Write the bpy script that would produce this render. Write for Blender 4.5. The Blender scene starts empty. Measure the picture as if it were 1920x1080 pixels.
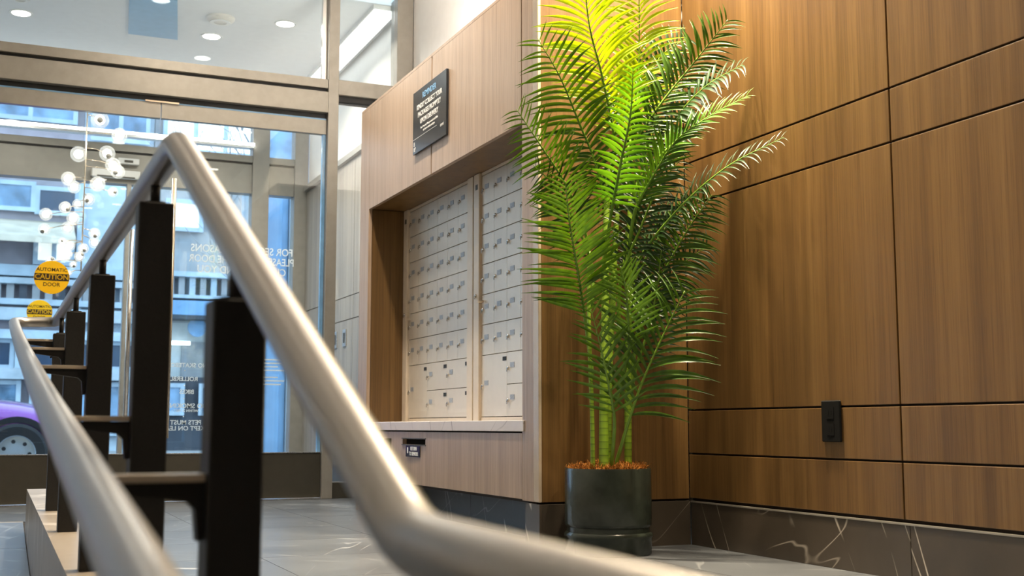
import bpy, bmesh, math, random
from mathutils import Vector, Matrix
random.seed(7)
S = bpy.context.scene
COL = S.collection

# ------------------------------------------------------------------ camera
F_PX, PITCH, YAW, EYE = 2245.5, 0.115, 0.4111, 0.45
cam_d = bpy.data.cameras.new('camera')
cam = bpy.data.objects.new('camera', cam_d)
COL.objects.link(cam)
fw = Vector((math.sin(YAW)*math.cos(PITCH), math.cos(YAW)*math.cos(PITCH), math.sin(PITCH)))
rt = Vector((math.cos(YAW), -math.sin(YAW), 0))
up = rt.cross(fw)
R = Matrix((rt, up, -fw)).transposed().to_4x4()
cam.matrix_world = Matrix.Translation((0, 0, EYE)) @ R
cam_d.sensor_width = 36.0
cam_d.lens = F_PX/1920*36
cam_d.clip_start = 0.02
cam_d.clip_end = 200
cam_d.dof.use_dof = True
cam_d.dof.focus_distance = 4.5
cam_d.dof.aperture_fstop = 5.6
S.camera = cam

# ------------------------------------------------------------------ world: overcast blue daylight
W = bpy.data.worlds.new('World')
S.world = W
W.use_nodes = True
wn = W.node_tree.nodes
bg = wn['Background']
bg.inputs['Color'].default_value = (0.60, 0.79, 1.0, 1)
bg.inputs['Strength'].default_value = 4.0

S.view_settings.view_transform = 'Standard'
S.view_settings.look = 'None'
S.view_settings.gamma = 1.0
S.view_settings.use_curve_mapping = False
S.view_settings.exposure = 0.0

WARM = (1.0, 0.82, 0.58)
SPOT_W = 30.0
GRID_W = 2.2
WALL_FILL_W = 72.0

# ------------------------------------------------------------------ helpers
LOC = {}          # world location of every parent

def tag(o, label=None, cat=None, group=None, kind=None):
    if label: o['label'] = label
    if cat: o['category'] = cat
    if group: o['group'] = group
    if kind: o['kind'] = kind
    return o

def thing(name, loc, label, cat, group=None):
    o = bpy.data.objects.new(name, None)
    o.empty_display_size = 0.05
    o.location = loc
    COL.objects.link(o)
    LOC[o.name] = Vector(loc)
    return tag(o, label, cat, group)

def struct(o):
    o['kind'] = 'structure'
    return o

def put(name, me, loc, mat=None, parent=None, rot=None):
    """link mesh as an object whose origin is at world loc, child of parent"""
    o = bpy.data.objects.new(name, me)
    COL.objects.link(o)
    loc = Vector(loc)
    if mat is not None and not me.materials:
        me.materials.append(mat)
    if parent is not None:
        o.parent = parent
        o.location = loc - LOC[parent.name]
    else:
        o.location = loc
    if rot is not None:
        o.rotation_euler = rot
    LOC[o.name] = loc
    return o

BOXC = {}
def box_mesh(dx, dy, dz, mat, bev=0.0):
    key = (round(dx, 4), round(dy, 4), round(dz, 4), mat.name, bev)
    if key in BOXC: return BOXC[key]
    bm = bmesh.new()
    bmesh.ops.create_cube(bm, size=1.0)
    bmesh.ops.scale(bm, vec=(dx, dy, dz), verts=bm.verts)
    if bev > 0:
        bmesh.ops.bevel(bm, geom=bm.edges[:], offset=bev, segments=1, affect='EDGES', profile=0.5)
    me = bpy.data.meshes.new('box')
    bm.to_mesh(me); bm.free()
    me.materials.append(mat)
    BOXC[key] = me
    return me

def box(name, lo, hi, mat, parent=None, bev=0.0):
    c = [(a+b)/2 for a, b in zip(lo, hi)]
    d = [abs(b-a) for a, b in zip(lo, hi)]
    return put(name, box_mesh(*d, mat, bev), c, None, parent)

def from_bm(name, bm, mat, parent=None, smooth=False):
    """bm in world coordinates -> object with centred origin"""
    vs = [v.co for v in bm.verts]
    lo = Vector([min(v[i] for v in vs) for i in range(3)])
    hi = Vector([max(v[i] for v in vs) for i in range(3)])
    c = (lo+hi)/2
    bmesh.ops.translate(bm, verts=bm.verts, vec=-c)
    me = bpy.data.meshes.new(name)
    bm.to_mesh(me); bm.free()
    if smooth:
        for p in me.polygons: p.use_smooth = True
    return put(name, me, c, mat, parent)

def bm_box(bm, lo, hi):
    r = bmesh.ops.create_cube(bm, size=1.0)
    c = Vector([(a+b)/2 for a, b in zip(lo, hi)])
    d = [abs(b-a) for a, b in zip(lo, hi)]
    bmesh.ops.scale(bm, vec=d, verts=r['verts'])
    bmesh.ops.translate(bm, vec=c, verts=r['verts'])

def catmull(pts, n=6):
    pts = [Vector(p) for p in pts]
    P = [2*pts[0]-pts[1]] + pts + [2*pts[-1]-pts[-2]]
    out = []
    for i in range(1, len(P)-2):
        for k in range(n):
            t = k/n
            a, b, c, d = P[i-1], P[i], P[i+1], P[i+2]
            out.append(0.5*((2*b)+(c-a)*t+(2*a-5*b+4*c-d)*t*t+(-a+3*b-3*c+d)*t*t*t))
    out.append(pts[-1])
    return out

def bm_tube(bm, pts, rad, sides=12, caps=True):
    """tube with parallel-transported rings; rad is a number or a list"""
    pts = [Vector(p) for p in pts]
    n = len(pts)
    rads = rad if isinstance(rad, (list, tuple)) else [rad]*n
    rings = []
    nv = None
    for i, p in enumerate(pts):
        if i == 0: t = (pts[1]-pts[0]).normalized()
        elif i == n-1: t = (pts[-1]-pts[-2]).normalized()
        else: t = ((pts[i]-pts[i-1]).normalized()+(pts[i+1]-pts[i]).normalized()).normalized()
        if nv is None:
            a = Vector((0, 0, 1)) if abs(t.z) < 0.9 else Vector((1, 0, 0))
            nv = t.cross(a).normalized()
        else:
            nv = (nv - t*nv.dot(t)).normalized()
        b = t.cross(nv)
        k = 1.0
        if 0 < i < n-1:
            cs = (pts[i]-pts[i-1]).normalized().dot(t)
            k = 1/max(cs, 0.6)
        ring = []
        for j in range(sides):
            an = 2*math.pi*j/sides
            ring.append(bm.verts.new(p+(nv*math.cos(an)+b*math.sin(an))*rads[i]))
        rings.append(ring)
    for i in range(n-1):
        for j in range(sides):
            bm.faces.new((rings[i][j], rings[i][(j+1) % sides], rings[i+1][(j+1) % sides], rings[i+1][j]))
    if caps:
        bm.faces.new(rings[0][::-1]); bm.faces.new(rings[-1])

def tube(name, pts, rad, mat, parent=None, sides=12):
    bm = bmesh.new()
    bm_tube(bm, pts, rad, sides)
    bmesh.ops.recalc_face_normals(bm, faces=bm.faces)
    return from_bm(name, bm, mat, parent, smooth=True)

def bm_lathe(bm, prof, c=(0, 0, 0), sides=32, axis='Z'):
    rings = []
    for r, h in prof:
        ring = []
        for j in range(sides):
            a = 2*math.pi*j/sides
            x, y = r*math.cos(a), r*math.sin(a)
            q = {'Z': (x, y, h), 'Y': (x, h, y), 'X': (h, x, y)}[axis]
            ring.append(bm.verts.new(Vector(q)+Vector(c)))
        rings.append(ring)
    for i in range(len(rings)-1):
        for j in range(sides):
            bm.faces.new((rings[i][j], rings[i][(j+1) % sides], rings[i+1][(j+1) % sides], rings[i+1][j]))
    if prof[0] != prof[-1]:
        if prof[0][0] > 1e-4: bm.faces.new(rings[0][::-1])
        if prof[-1][0] > 1e-4: bm.faces.new(rings[-1])
    bmesh.ops.remove_doubles(bm, verts=bm.verts, dist=1e-5)
    bmesh.ops.recalc_face_normals(bm, faces=bm.faces)

def lathe(name, prof, c, mat, parent=None, sides=32, axis='Z', smooth=True):
    bm = bmesh.new()
    bm_lathe(bm, prof, (0, 0, 0), sides, axis)
    me = bpy.data.meshes.new(name)
    bm.to_mesh(me); bm.free()
    if smooth:
        for p in me.polygons: p.use_smooth = True
        try: me.set_sharp_from_angle(angle=math.radians(40))
        except Exception: pass
    return put(name, me, c, mat, parent)

def text(name, s, size, mat, parent, loc, rot, bold=0.0, align='CENTER', spacing=1.0, sx=1.0, depth=0.0004, gap=1.0):
    cu = bpy.data.curves.new(name, 'FONT')
    cu.body = s; cu.size = size; cu.align_x = align; cu.align_y = 'CENTER'
    cu.offset = bold*size; cu.extrude = depth; cu.space_character = spacing; cu.resolution_u = 3
    cu.space_line = gap
    t = bpy.data.objects.new(name, cu)
    COL.objects.link(t)
    dg = bpy.context.evaluated_depsgraph_get()
    me = bpy.data.meshes.new_from_object(t.evaluated_get(dg))
    bpy.data.objects.remove(t); bpy.data.curves.remove(cu)
    me.name = name
    for v in me.vertices: v.co.x *= sx
    me.materials.clear()
    return put(name, me, loc, mat, parent, rot)

# ------------------------------------------------------------------ materials
def srgb(r, g, b):
    f = lambda c: c/12.92 if c <= 0.04045 else ((c+0.055)/1.055)**2.4
    return (f(r/255), f(g/255), f(b/255), 1)

class NT:
    def __init__(s, name):
        s.m = bpy.data.materials.new(name); s.m.use_nodes = True
        s.t = s.m.node_tree; s.n = s.t.nodes; s.b = s.n['Principled BSDF']; s.out = s.n['Material Output']
    def node(s, ty, **kw):
        n = s.n.new(ty)
        for k, v in kw.items():
            if k in n.inputs.keys() if hasattr(n.inputs, 'keys') else False: n.inputs[k].default_value = v
            else: setattr(n, k, v)
        return n
    def link(s, a, b): s.t.links.new(a, b)
    def ramp(s, fac, stops):
        r = s.n.new('ShaderNodeValToRGB')
        e = r.color_ramp.elements
        while len(e) > 1: e.remove(e[-1])
        e[0].position, e[0].color = stops[0]
        for p, c in stops[1:]:
            x = e.new(p); x.color = c
        s.link(fac, r.inputs['Fac'])
        return r.outputs['Color']
    def mix(s, fac, a, b, mode='MIX'):
        m = s.n.new('ShaderNodeMix'); m.data_type = 'RGBA'; m.blend_type = mode
        for inp, v in ((m.inputs['Factor'], fac), (m.inputs['A'] if False else m.inputs[6], a), (m.inputs[7], b)):
            if hasattr(v, 'links'): s.link(v, inp)
            else: inp.default_value = v
        return m.outputs[2]
    def math(s, op, a, b=0.0, c=None):
        m = s.n.new('ShaderNodeMath'); m.operation = op
        for i, v in enumerate((a, b, c)):
            if v is None: continue
            if hasattr(v, 'links'): s.link(v, m.inputs[i])
            else: m.inputs[i].default_value = v
        return m.outputs[0]
    def coords(s, scale, rnd=True, kind='Object'):
        tc = s.n.new('ShaderNodeTexCoord')
        mp = s.n.new('ShaderNodeMapping'); mp.inputs['Scale'].default_value = scale
        s.link(tc.outputs[kind], mp.inputs['Vector'])
        if rnd:
            oi = s.n.new('ShaderNodeObjectInfo')
            v = s.n.new('ShaderNodeVectorMath'); v.operation = 'SCALE'
            v.inputs[0].default_value = (31.0, 17.0, 23.0)
            s.link(oi.outputs['Random'], v.inputs['Scale'])
            s.link(v.outputs[0], mp.inputs['Location'])
        return mp.outputs['Vector']
    def noise(s, vec, scale=1, detail=4, rough=0.55, dist=0.0):
        n = s.n.new('ShaderNodeTexNoise')
        n.inputs['Scale'].default_value = scale; n.inputs['Detail'].default_value = detail
        n.inputs['Roughness'].default_value = rough; n.inputs['Distortion'].default_value = dist
        s.link(vec, n.inputs['Vector'])
        return n.outputs['Fac']
    def bump(s, h, strength=0.2, dist=0.01):
        b = s.n.new('ShaderNodeBump'); b.inputs['Strength'].default_value = strength; b.inputs['Distance'].default_value = dist
        s.link(h, b.inputs['Height']); s.link(b.outputs[0], s.b.inputs['Normal'])
    def set(s, **kw):
        for k, v in kw.items():
            k = k.replace('_', ' ')
            if hasattr(v, 'links'): s.link(v, s.b.inputs[k])
            else: s.b.inputs[k].default_value = v
        return s.m

def plain(name, col, rough=0.5, metal=0.0, var=0.06, scale=18.0, spec=0.5, bump=0.0):
    t = NT(name)
    v = t.coords((1, 1, 1))
    n = t.noise(v, scale, 3)
    dark = tuple(c*(1-var*2) for c in col[:3])+(1,)
    lite = tuple(min(1, c*(1+var*2)) for c in col[:3])+(1,)
    c = t.ramp(n, [(0.3, dark), (0.7, lite)])
    if bump: t.bump(n, bump, 0.003)
    return t.set(Base_Color=c, Roughness=rough, Metallic=metal, Specular_IOR_Level=spec)

def wood(name, dark, mid, lite, rough=0.38, gx=120.0):
    t = NT(name)
    v = t.coords((gx, gx, 1.1))
    fine = t.noise(v, 1.0, 5, 0.65, 0.25)
    v2 = t.coords((14, 14, 0.30))
    broad = t.noise(v2, 1.0, 4, 0.55, 0.6)
    v3 = t.coords((260, 260, 5))
    pore = t.noise(v3, 1.0, 2, 0.5)
    base = t.ramp(broad, [(0.30, dark), (0.52, mid), (0.75, lite)])
    streak = t.ramp(fine, [(0.28, (0.76, 0.73, 0.70, 1)), (0.5, (0.97, 0.97, 0.97, 1)), (0.72, (1.08, 1.06, 1.04, 1))])
    c = t.mix(1.0, base, streak, 'MULTIPLY')
    pr = t.ramp(pore, [(0.35, (0.72, 0.70, 0.68, 1)), (0.48, (1, 1, 1, 1))])
    c = t.mix(0.65, c, pr, 'MULTIPLY')
    t.bump(pore, 0.08, 0.002)
    rr = t.math('MULTIPLY_ADD', fine, 0.18, rough-0.09)
    return t.set(Base_Color=c, Roughness=rr)

def marble(name, base, base2, vein, rough=0.25, vs=2.2, thin=0.012, rnd=True, amount=0.9):
    t = NT(name)
    v = t.coords((1, 1, 1), rnd)
    cl = t.noise(v, 2.5, 5, 0.6, 0.4)
    c = t.ramp(cl, [(0.3, base), (0.7, base2)])
    # veins: thin nearly straight sheets cutting the stone at two angles
    for rot, sc, th, am in (((0.75, 0.5, 0.6), vs, thin, amount), ((-0.55, -0.4, -0.9), vs*1.25, thin*0.7, amount*0.6)):
        mp = t.n.new('ShaderNodeMapping'); mp.inputs['Rotation'].default_value = rot
        t.link(v, mp.inputs['Vector'])
        m2 = t.n.new('ShaderNodeMapping'); m2.inputs['Scale'].default_value = (0.16, 1.5, 0.22)
        t.link(mp.outputs[0], m2.inputs['Vector'])
        n = t.noise(m2.outputs[0], sc, 2, 0.4, 0.08)
        d = t.math('ABSOLUTE', t.math('SUBTRACT', n, 0.5))
        line = t.math('MAXIMUM', t.math('SUBTRACT', 1.0, t.math('DIVIDE', d, th)), 0.0)
        mk = t.noise(v, sc*0.9+0.7, 2, 0.5)
        mk = t.math('MAXIMUM', t.math('MULTIPLY', t.math('SUBTRACT', mk, 0.44), 8.0), 0.0)
        f = t.math('MINIMUM', t.math('MULTIPLY', t.math('MULTIPLY', line, mk), am), 1.0)
        c = t.mix(f, c, vein)
    return t.set(Base_Color=c, Roughness=rough)

def brushed(name, col, rough=0.3, aniso=0.0):
    t = NT(name)
    v = t.coords((40, 40, 40))
    n = t.noise(v, 8, 2)
    rr = t.math('MULTIPLY_ADD', n, 0.14, rough-0.07)
    return t.set(Base_Color=col, Metallic=1.0, Roughness=rr)

def glass(name, tint=(1, 1, 1, 1), f0=0.05, rough=0.0):
    t = NT(name)
    tr = t.n.new('ShaderNodeBsdfTransparent'); tr.inputs['Color'].default_value = tint
    gl = t.n.new('ShaderNodeBsdfGlossy'); gl.inputs['Roughness'].default_value = rough
    lw = t.n.new('ShaderNodeLayerWeight'); lw.inputs['Blend'].default_value = 0.5
    p5 = t.math('POWER', lw.outputs['Facing'], 4.0)
    fac = t.math('MULTIPLY_ADD', p5, 0.9, f0)
    mx = t.n.new('ShaderNodeMixShader')
    t.link(fac, mx.inputs[0]); t.link(tr.outputs[0], mx.inputs[1]); t.link(gl.outputs[0], mx.inputs[2])
    t.link(mx.outputs[0], t.out.inputs['Surface'])
    return t.m

def emit(name, col, strength):
    t = NT(name)
    return t.set(Base_Color=(0.8, 0.8, 0.8, 1), Emission_Color=col, Emission_Strength=strength)

M = {}
M['wood'] = wood('walnut_veneer', srgb(92, 67, 36), srgb(110, 82, 45), srgb(124, 95, 55))
M['wood_block'] = wood('oak_veneer', srgb(164, 140, 118), srgb(176, 152, 130), srgb(186, 162, 140), 0.34)
M['wood_grey'] = wood('grey_veneer', srgb(126, 120, 112), srgb(150, 142, 132), srgb(164, 156, 144), 0.4)
M['gap'] = plain('dark_joint', srgb(40, 28, 20), 0.8)
M['base'] = marble('brown_marble', srgb(64, 57, 49), srgb(82, 73, 63), srgb(196, 186, 172), 0.3, 3.2, 0.0050)
M['base_dark'] = marble('black_marble', srgb(52, 52, 54), srgb(66, 66, 68), srgb(150, 148, 146), 0.3, 3.0, 0.0045)
M['floor'] = marble('grey_marble_tile', srgb(78, 82, 87), srgb(97, 101, 106), srgb(166, 168, 170), 0.28, 2.6, 0.0050)
M['grout'] = plain('grout', srgb(96, 92, 88), 0.8)
M['curb'] = marble('beige_stone', srgb(136, 126, 114), srgb(158, 148, 134), srgb(186, 178, 168), 0.35, 3, 0.02)
M['counter'] = marble('white_marble', srgb(214, 204, 194), srgb(226, 218, 210), srgb(150, 140, 134), 0.22, 4.0, 0.010)
M['white'] = plain('white_paint', srgb(232, 229, 224), 0.7, var=0.01)
M['ceil'] = plain('ceiling_paint', srgb(236, 238, 240), 0.8, var=0.01)
M['bronze'] = plain('bronze_aluminium', srgb(148, 143, 134), 0.40, 0.25, var=0.03)
M['bronze_dark'] = plain('dark_bronze', srgb(70, 66, 56), 0.45, 0.3, var=0.03)
M['black'] = plain('black_gap', srgb(16, 16, 17), 0.6)
M['post'] = plain('black_powder_coat', srgb(30, 28, 26), 0.55, 0.2, var=0.10, scale=240, bump=0.15)
M['steel'] = brushed('brushed_stainless', (0.33, 0.31, 0.285, 1), 0.37)
M['chrome'] = brushed('polished_steel', (0.72, 0.70, 0.67, 1), 0.18)
M['alu'] = brushed('satin_aluminium', (0.78, 0.76, 0.73, 1), 0.28)
M['edge'] = plain('beige_edge_band', srgb(184, 168, 148), 0.25, var=0.02)
M['brass'] = brushed('warm_steel', (0.80, 0.66, 0.50, 1), 0.25)
M['glass'] = glass('clear_glass', (0.93, 0.97, 0.98, 1), 0.045)
M['glass_edge'] = plain('glass_edge', srgb(120, 165, 205), 0.15)
M['mail'] = plain('cream_enamel', srgb(206, 197, 183), 0.34, 0.25, var=0.012)
M['mail_frame'] = plain('champagne_aluminium', srgb(208, 193, 172), 0.34, 0.1, var=0.02)
M['lock'] = brushed('lock_chrome', (0.55, 0.53, 0.50, 1), 0.25)
M['plate'] = plain('engraved_plate', srgb(150, 154, 160), 0.4, 0.2, var=0.2, scale=260)
M['sign'] = plain('charcoal_acrylic', srgb(44, 48, 54), 0.18, var=0.02)
M['ink_white'] = plain('white_ink', srgb(236, 234, 230), 0.5, var=0.0)
M['ink_blue'] = plain('blue_ink', srgb(128, 180, 222), 0.5, var=0.0)
def vinyl(name, col):
    t = NT(name)
    t.set(Base_Color=col, Roughness=0.5)
    tl = t.n.new('ShaderNodeBsdfTranslucent'); tl.inputs['Color'].default_value = col
    mx = t.n.new('ShaderNodeMixShader'); mx.inputs[0].default_value = 0.55
    t.link(t.b.outputs[0], mx.inputs[1]); t.link(tl.outputs[0], mx.inputs[2]); t.link(mx.outputs[0], t.out.inputs['Surface'])
    return t.m
M['vinyl_white'] = vinyl('white_vinyl', (0.9, 0.9, 0.9, 1))
M['ink_dark'] = plain('dark_ink', srgb(58, 40, 12), 0.5, var=0.0)
M['yellow'] = vinyl('yellow_vinyl', (1.0, 0.70, 0.03, 1))
M['outlet'] = plain('black_plastic', srgb(10, 10, 10), 0.7, var=0.05, spec=0.2)
M['pot'] = plain('dark_green_glaze', srgb(46, 52, 45), 0.22, var=0.22, scale=9)
M['soil'] = plain('dark_soil', srgb(50, 36, 22), 0.95, var=0.2, scale=60)
M['moss'] = plain('orange_moss', srgb(164, 104, 30), 0.9, var=0.3, scale=120)
M['cane'] = None

# leaves: green, slightly translucent
def leaf_mat(name, a, b, rough=0.34, trans=0.35):
    t = NT(name)
    v = t.coords((1, 1, 1))
    n = t.noise(v, 6, 3)
    c = t.ramp(n, [(0.3, a), (0.7, b)])
    t.set(Base_Color=c, Roughness=rough, Specular_IOR_Level=0.5)
    tl = t.n.new('ShaderNodeBsdfTranslucent')
    c2 = t.mix(1.0, c, (1.5, 1.35, 0.5, 1), 'MULTIPLY')
    t.link(c2, tl.inputs['Color'])
    mx = t.n.new('ShaderNodeMixShader'); mx.inputs[0].default_value = trans
    t.link(t.b.outputs[0], mx.inputs[1]); t.link(tl.outputs[0], mx.inputs[2])
    t.link(mx.outputs[0], t.out.inputs['Surface'])
    return t.m
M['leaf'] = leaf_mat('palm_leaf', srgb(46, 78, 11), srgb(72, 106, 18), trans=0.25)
M['leaf_lit'] = leaf_mat('lit_palm_leaf', srgb(136, 168, 16), srgb(160, 186, 24), trans=0.4)  # strong light on the top fronds put into a yellower leaf colour
M['leaf_shade'] = leaf_mat('shaded_palm_leaf', srgb(24, 50, 18), srgb(38, 70, 26), 0.40, 0.12)  # shade on rear and inner fronds put into a darker leaf green
M['stalk'] = plain('leaf_stalk', srgb(104, 140, 40), 0.4, var=0.08)

def cane_mat():
    t = NT('ringed_cane')
    v = t.coords((1, 1, 1))
    sx = t.n.new('ShaderNodeSeparateXYZ'); t.link(v, sx.inputs[0])
    w = t.math('FRACT', t.math('MULTIPLY', sx.outputs['Z'], 42.0))
    c = t.ramp(w, [(0.0, srgb(78, 104, 24)), (0.14, srgb(132, 164, 44)), (0.9, srgb(118, 150, 40)), (1.0, srgb(84, 110, 26))])
    t.bump(w, 0.25, 0.002)
    return t.set(Base_Color=c, Roughness=0.42)
M['cane'] = cane_mat()

# ------------------------------------------------------------------ key planes (metres)
XR, XF, XM = 2.513, 1.861, 2.082      # right wall, front of mailbox block, mailbox face
YS, YD, YO = 4.022, 7.463, 10.3       # near side of block, inner doors, outer storefront
ZB, ZTOP, ZC, ZCV = 0.1733, 2.197, 3.32, 3.30
LOWZ = -0.55
XL, YBACK = -2.7, -3.2

# ------------------------------------------------------------------ floors
fl = struct(box('floor', (0.285, 1.80, -0.12), (XR, YD, -0.006), M['grout']))
random.seed(3)
tw = 0.60
for i in range(4):
    for j in range(10):
        x0 = 0.287+i*tw; y0 = 1.802+j*tw
        x1 = min(x0+tw, XR); y1 = min(y0+tw, YD)
        if x1-x0 < 0.03 or y1-y0 < 0.03: continue
        box('tile', (x0+0.0012, y0+0.0012, -0.012), (x1-0.0012, y1-0.0012, 0.0), M['floor'], fl)
fl2 = struct(box('floor_upper_landing', (XL, 6.22, -0.12), (0.2845, YD, -0.006), M['grout']))
for i in range(5):
    for j in range(3):
        x1 = 0.284-i*tw; x0 = max(x1-tw, XL); y0 = 6.23+j*tw; y1 = min(y0+tw, YD)
        if y1-y0 < 0.03: continue
        box('tile', (x0+0.0012, y0+0.0012, -0.012), (x1-0.0012, y1-0.0012, 0.0), M['floor'], fl2)
struct(box('trim_1', (XL, 6.12, -0.12), (0.178, 6.22, 0.002), M['curb']))
# ramp: slopes down towards the camera on the left of the curb
bm = bmesh.new()
SL = 0.105
ya, yb = 6.12, 6.12+LOWZ/SL
vs = [bm.verts.new(p) for p in ((XL, ya, -0.004), (0.178, ya, -0.004), (0.178, yb, LOWZ), (XL, yb, LOWZ),
                                (XL, ya, LOWZ-0.1), (0.178, ya, LOWZ-0.1), (0.178, yb, LOWZ-0.1), (XL, yb, LOWZ-0.1))]
for f in ((0, 1, 2, 3), (4, 7, 6, 5), (0, 4, 5, 1), (1, 5, 6, 2), (2, 6, 7, 3), (3, 7, 4, 0)): bm.faces.new([vs[k] for k in f])
bmesh.ops.recalc_face_normals(bm, faces=bm.faces)
ramp = struct(from_bm('floor_ramp', bm, M['grout']))
ang = math.atan(SL)
k = 0
for j in range(8):
    for i in range(5):
        L = tw/math.cos(ang)
        yc = ya-0.01-(j+0.5)*tw
        if yc < yb+0.3: continue
        xc = 0.176-0.12-(i)*tw if i else 0.176-0.06
        if i == 0: w_, xc = 0.118, 0.117
        else: w_, xc = tw-0.003, 0.056-(i-0.5)*tw
        t_ = put('tile', box_mesh(w_, tw/math.cos(ang)-0.003, 0.012, M['floor']), (xc, yc, -(ya-yc)*SL+0.001), None, ramp)
        t_.rotation_euler = (ang, 0, 0)
struct(box('floor_lower', (XL, YBACK, LOWZ-0.1), (XR, 1.80, LOWZ-0.001), M['floor']))
# steps down beside the curb
for i in range(2):
    struct(box('trim_%d' % (i+2), (0.286, 1.80-0.29*(2-i) if False else 1.80-0.29*(i+1), LOWZ), (XR, 1.80-0.29*i, LOWZ*(i+1)/3), M['floor']))
# sloping stone curb that carries the posts
bm = bmesh.new()
cs = [(0.179, 5.86, 0.17), (0.284, 5.86, 0.17), (0.284, 0.75, 0.085), (0.179, 0.75, 0.085)]
top = [bm.verts.new(p) for p in cs]
bot = [bm.verts.new((x, y, LOWZ)) for x, y, z in cs]
bm.faces.new(top); bm.faces.new(bot[::-1])
for k in range(4): bm.faces.new((top[k], bot[k], bot[(k+1) % 4], top[(k+1) % 4]))
bmesh.ops.recalc_face_normals(bm, faces=bm.faces)
struct(from_bm('wall_curb', bm, M['curb']))

# ------------------------------------------------------------------ right wall
wr = struct(box('wall_right', (XR+0.02, YBACK, LOWZ), (XR+0.15, YO, ZC), M['white']))
wrb = struct(box('wall_right_panelling', (XR+0.004, YBACK, 0.16), (XR+0.019, YS, 2.21), M['gap']))
zs = [ZB, 0.345, 0.5126, 1.316, 1.485, 2.20]
yj = 2.833
ys = [YS, yj, yj-1.19, yj-2.38, yj-3.57, yj-4.76]
g = 0.0035
for a in range(5):
    for b in range(5):
        box('wood_panel', (XR-0.012, ys[a+1]+g, zs[b]+g), (XR+0.003, ys[a]-g, zs[b+1]-g), M['wood'], wrb, 0.0012)
# painted wall skin above the block, and the vestibule side of the same wall
struct(box('wall_right_upper', (XR-0.002, YS-0.0, 2.212), (XR+0.018, YD-0.05, ZC), M['white']))
struct(box('wall_right_high', (XR-0.002, YBACK, 2.216), (XR+0.018, YS-0.002, ZC), M['white']))
bb = struct(box('baseboard_right', (XR-0.004, 1.81, 0.0), (XR+0.018, YS-0.015, 0.158), M['gap']))
yy = YS-0.016
while yy > 1.85:
    y1 = max(yy-1.2, 1.81)
    box('stone_slab', (XR-0.016, y1+0.001, 0.0), (XR-0.0045, yy-0.001, 0.160), M['base'], bb, 0.001)
    yy = y1
box('top_strip', (XR-0.018, 1.81, 0.1605), (XR-0.004, YS-0.016, 0.166), M['bronze'], bb)

# ------------------------------------------------------------------ mailbox block (built-in wood surround)
wm = struct(box('wall_mailbox', (XM+0.03, YS+0.02, 0.0), (XR-0.003, 6.39, 2.195), M['gap']))
# end panel facing the camera, with aluminium corner strip
box('end_panel', (XF+0.012, YS, ZB), (XR-0.013, YS+0.019, ZTOP), M['wood'], wm, 0.001)
box('corner_strip', (XF-0.002, YS-0.003, ZB), (XF+0.011, YS+0.045, ZTOP), M['edge'], wm, 0.002)
# near pillar, far pillar, fascia
box('pillar_core', (XF+0.012, YS+0.046, 0.0), (XM+0.029, 4.148, 2.195), M['gap'], wm)
box('wood_panel', (XF, YS+0.047, ZB), (XF+0.0115, 4.172, ZTOP), M['wood_block'], wm, 0.001)
box('wood_panel', (XF, 6.226, 0.0), (XF+0.0195, 6.39, ZTOP), M['wood_block'], wm, 0.001)
box('pillar_core', (XF+0.02, 6.241, 0.0), (XM+0.029, 6.389, 2.195), M['gap'], wm)
box('wood_panel', (XF+0.0205, 6.2225, 0.4735), (XM+0.02, 6.2405, 1.627), M['wood'], wm, 0.001)      # far reveal
box('wood_panel', (XF+0.0205, 4.149, 0.4735), (XM+0.02, 4.16, 1.627), M['wood'], wm, 0.001)          # near reveal
box('wood_panel', (XF, 4.180, 1.628), (XF+0.0195, 5.2135, ZTOP), M['wood_block'], wm, 0.001)
box('wood_panel', (XF, 5.2255, 1.628), (XF+0.0195, 6.2235, ZTOP), M['wood_block'], wm, 0.001)
box('fascia_core', (XF+0.02, 4.149, 1.645), (XM+0.029, 6.24, 2.195), M['gap'], wm)
box('soffit', (XF+0.0205, 4.161, 1.629), (XM+0.02, 6.222, 1.644), M['wood'], wm)
box('top_cap', (XF, YS+0.02, 2.1975), (XR-0.004, 6.39, 2.211), M['wood_block'], wm)
# lower cabinet front with mail slot and square opening
def panel_holes(name, x0, x1, y0, y1, z0, z1, holes, mat, parent):
    ye = sorted({y0, y1}|{h[0] for h in holes}|{h[1] for h in holes})
    ze = sorted({z0, z1}|{h[2] for h in holes}|{h[3] for h in holes})
    bm = bmesh.new()
    V = {}
    def v(x, y, z):
        kk = (x, y, z)
        if kk not in V: V[kk] = bm.verts.new(kk)
        return V[kk]
    solid = {}
    for i in range(len(ye)-1):
        for j in range(len(ze)-1):
            cy, cz = (ye[i]+ye[i+1])/2, (ze[j]+ze[j+1])/2
            solid[i, j] = not any(h[0] < cy < h[1] and h[2] < cz < h[3] for h in holes)
    for (i, j), s in solid.items():
        if not s: continue
        a, b, c, d = ye[i], ye[i+1], ze[j], ze[j+1]
        bm.faces.new((v(x0, a, c), v(x0, b, c), v(x0, b, d), v(x0, a, d)))
        bm.faces.new((v(x1, a, c), v(x1, a, d), v(x1, b, d), v(x1, b, c)))
        for di, dj, e in ((-1, 0, ((a, c), (a, d))), (1, 0, ((b, c), (b, d))), (0, -1, ((a, c), (b, c))), (0, 1, ((a, d), (b, d)))):
            if not solid.get((i+di, j+dj), False):
                p, q = e
                bm.faces.new((v(x0, *p), v(x0, *q), v(x1, *q), v(x1, *p)))
    bmesh.ops.recalc_face_normals(bm, faces=bm.faces)
    return from_bm(name, bm, mat, parent)
panel_holes('cabinet_front', XF, XF+0.02, 4.1745, 6.2235, 0.178, 0.424,
            [(5.27, 5.60, 0.364, 0.390), (5.78, 5.97, 0.312, 0.390)], M['wood_block'], wm)
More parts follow.
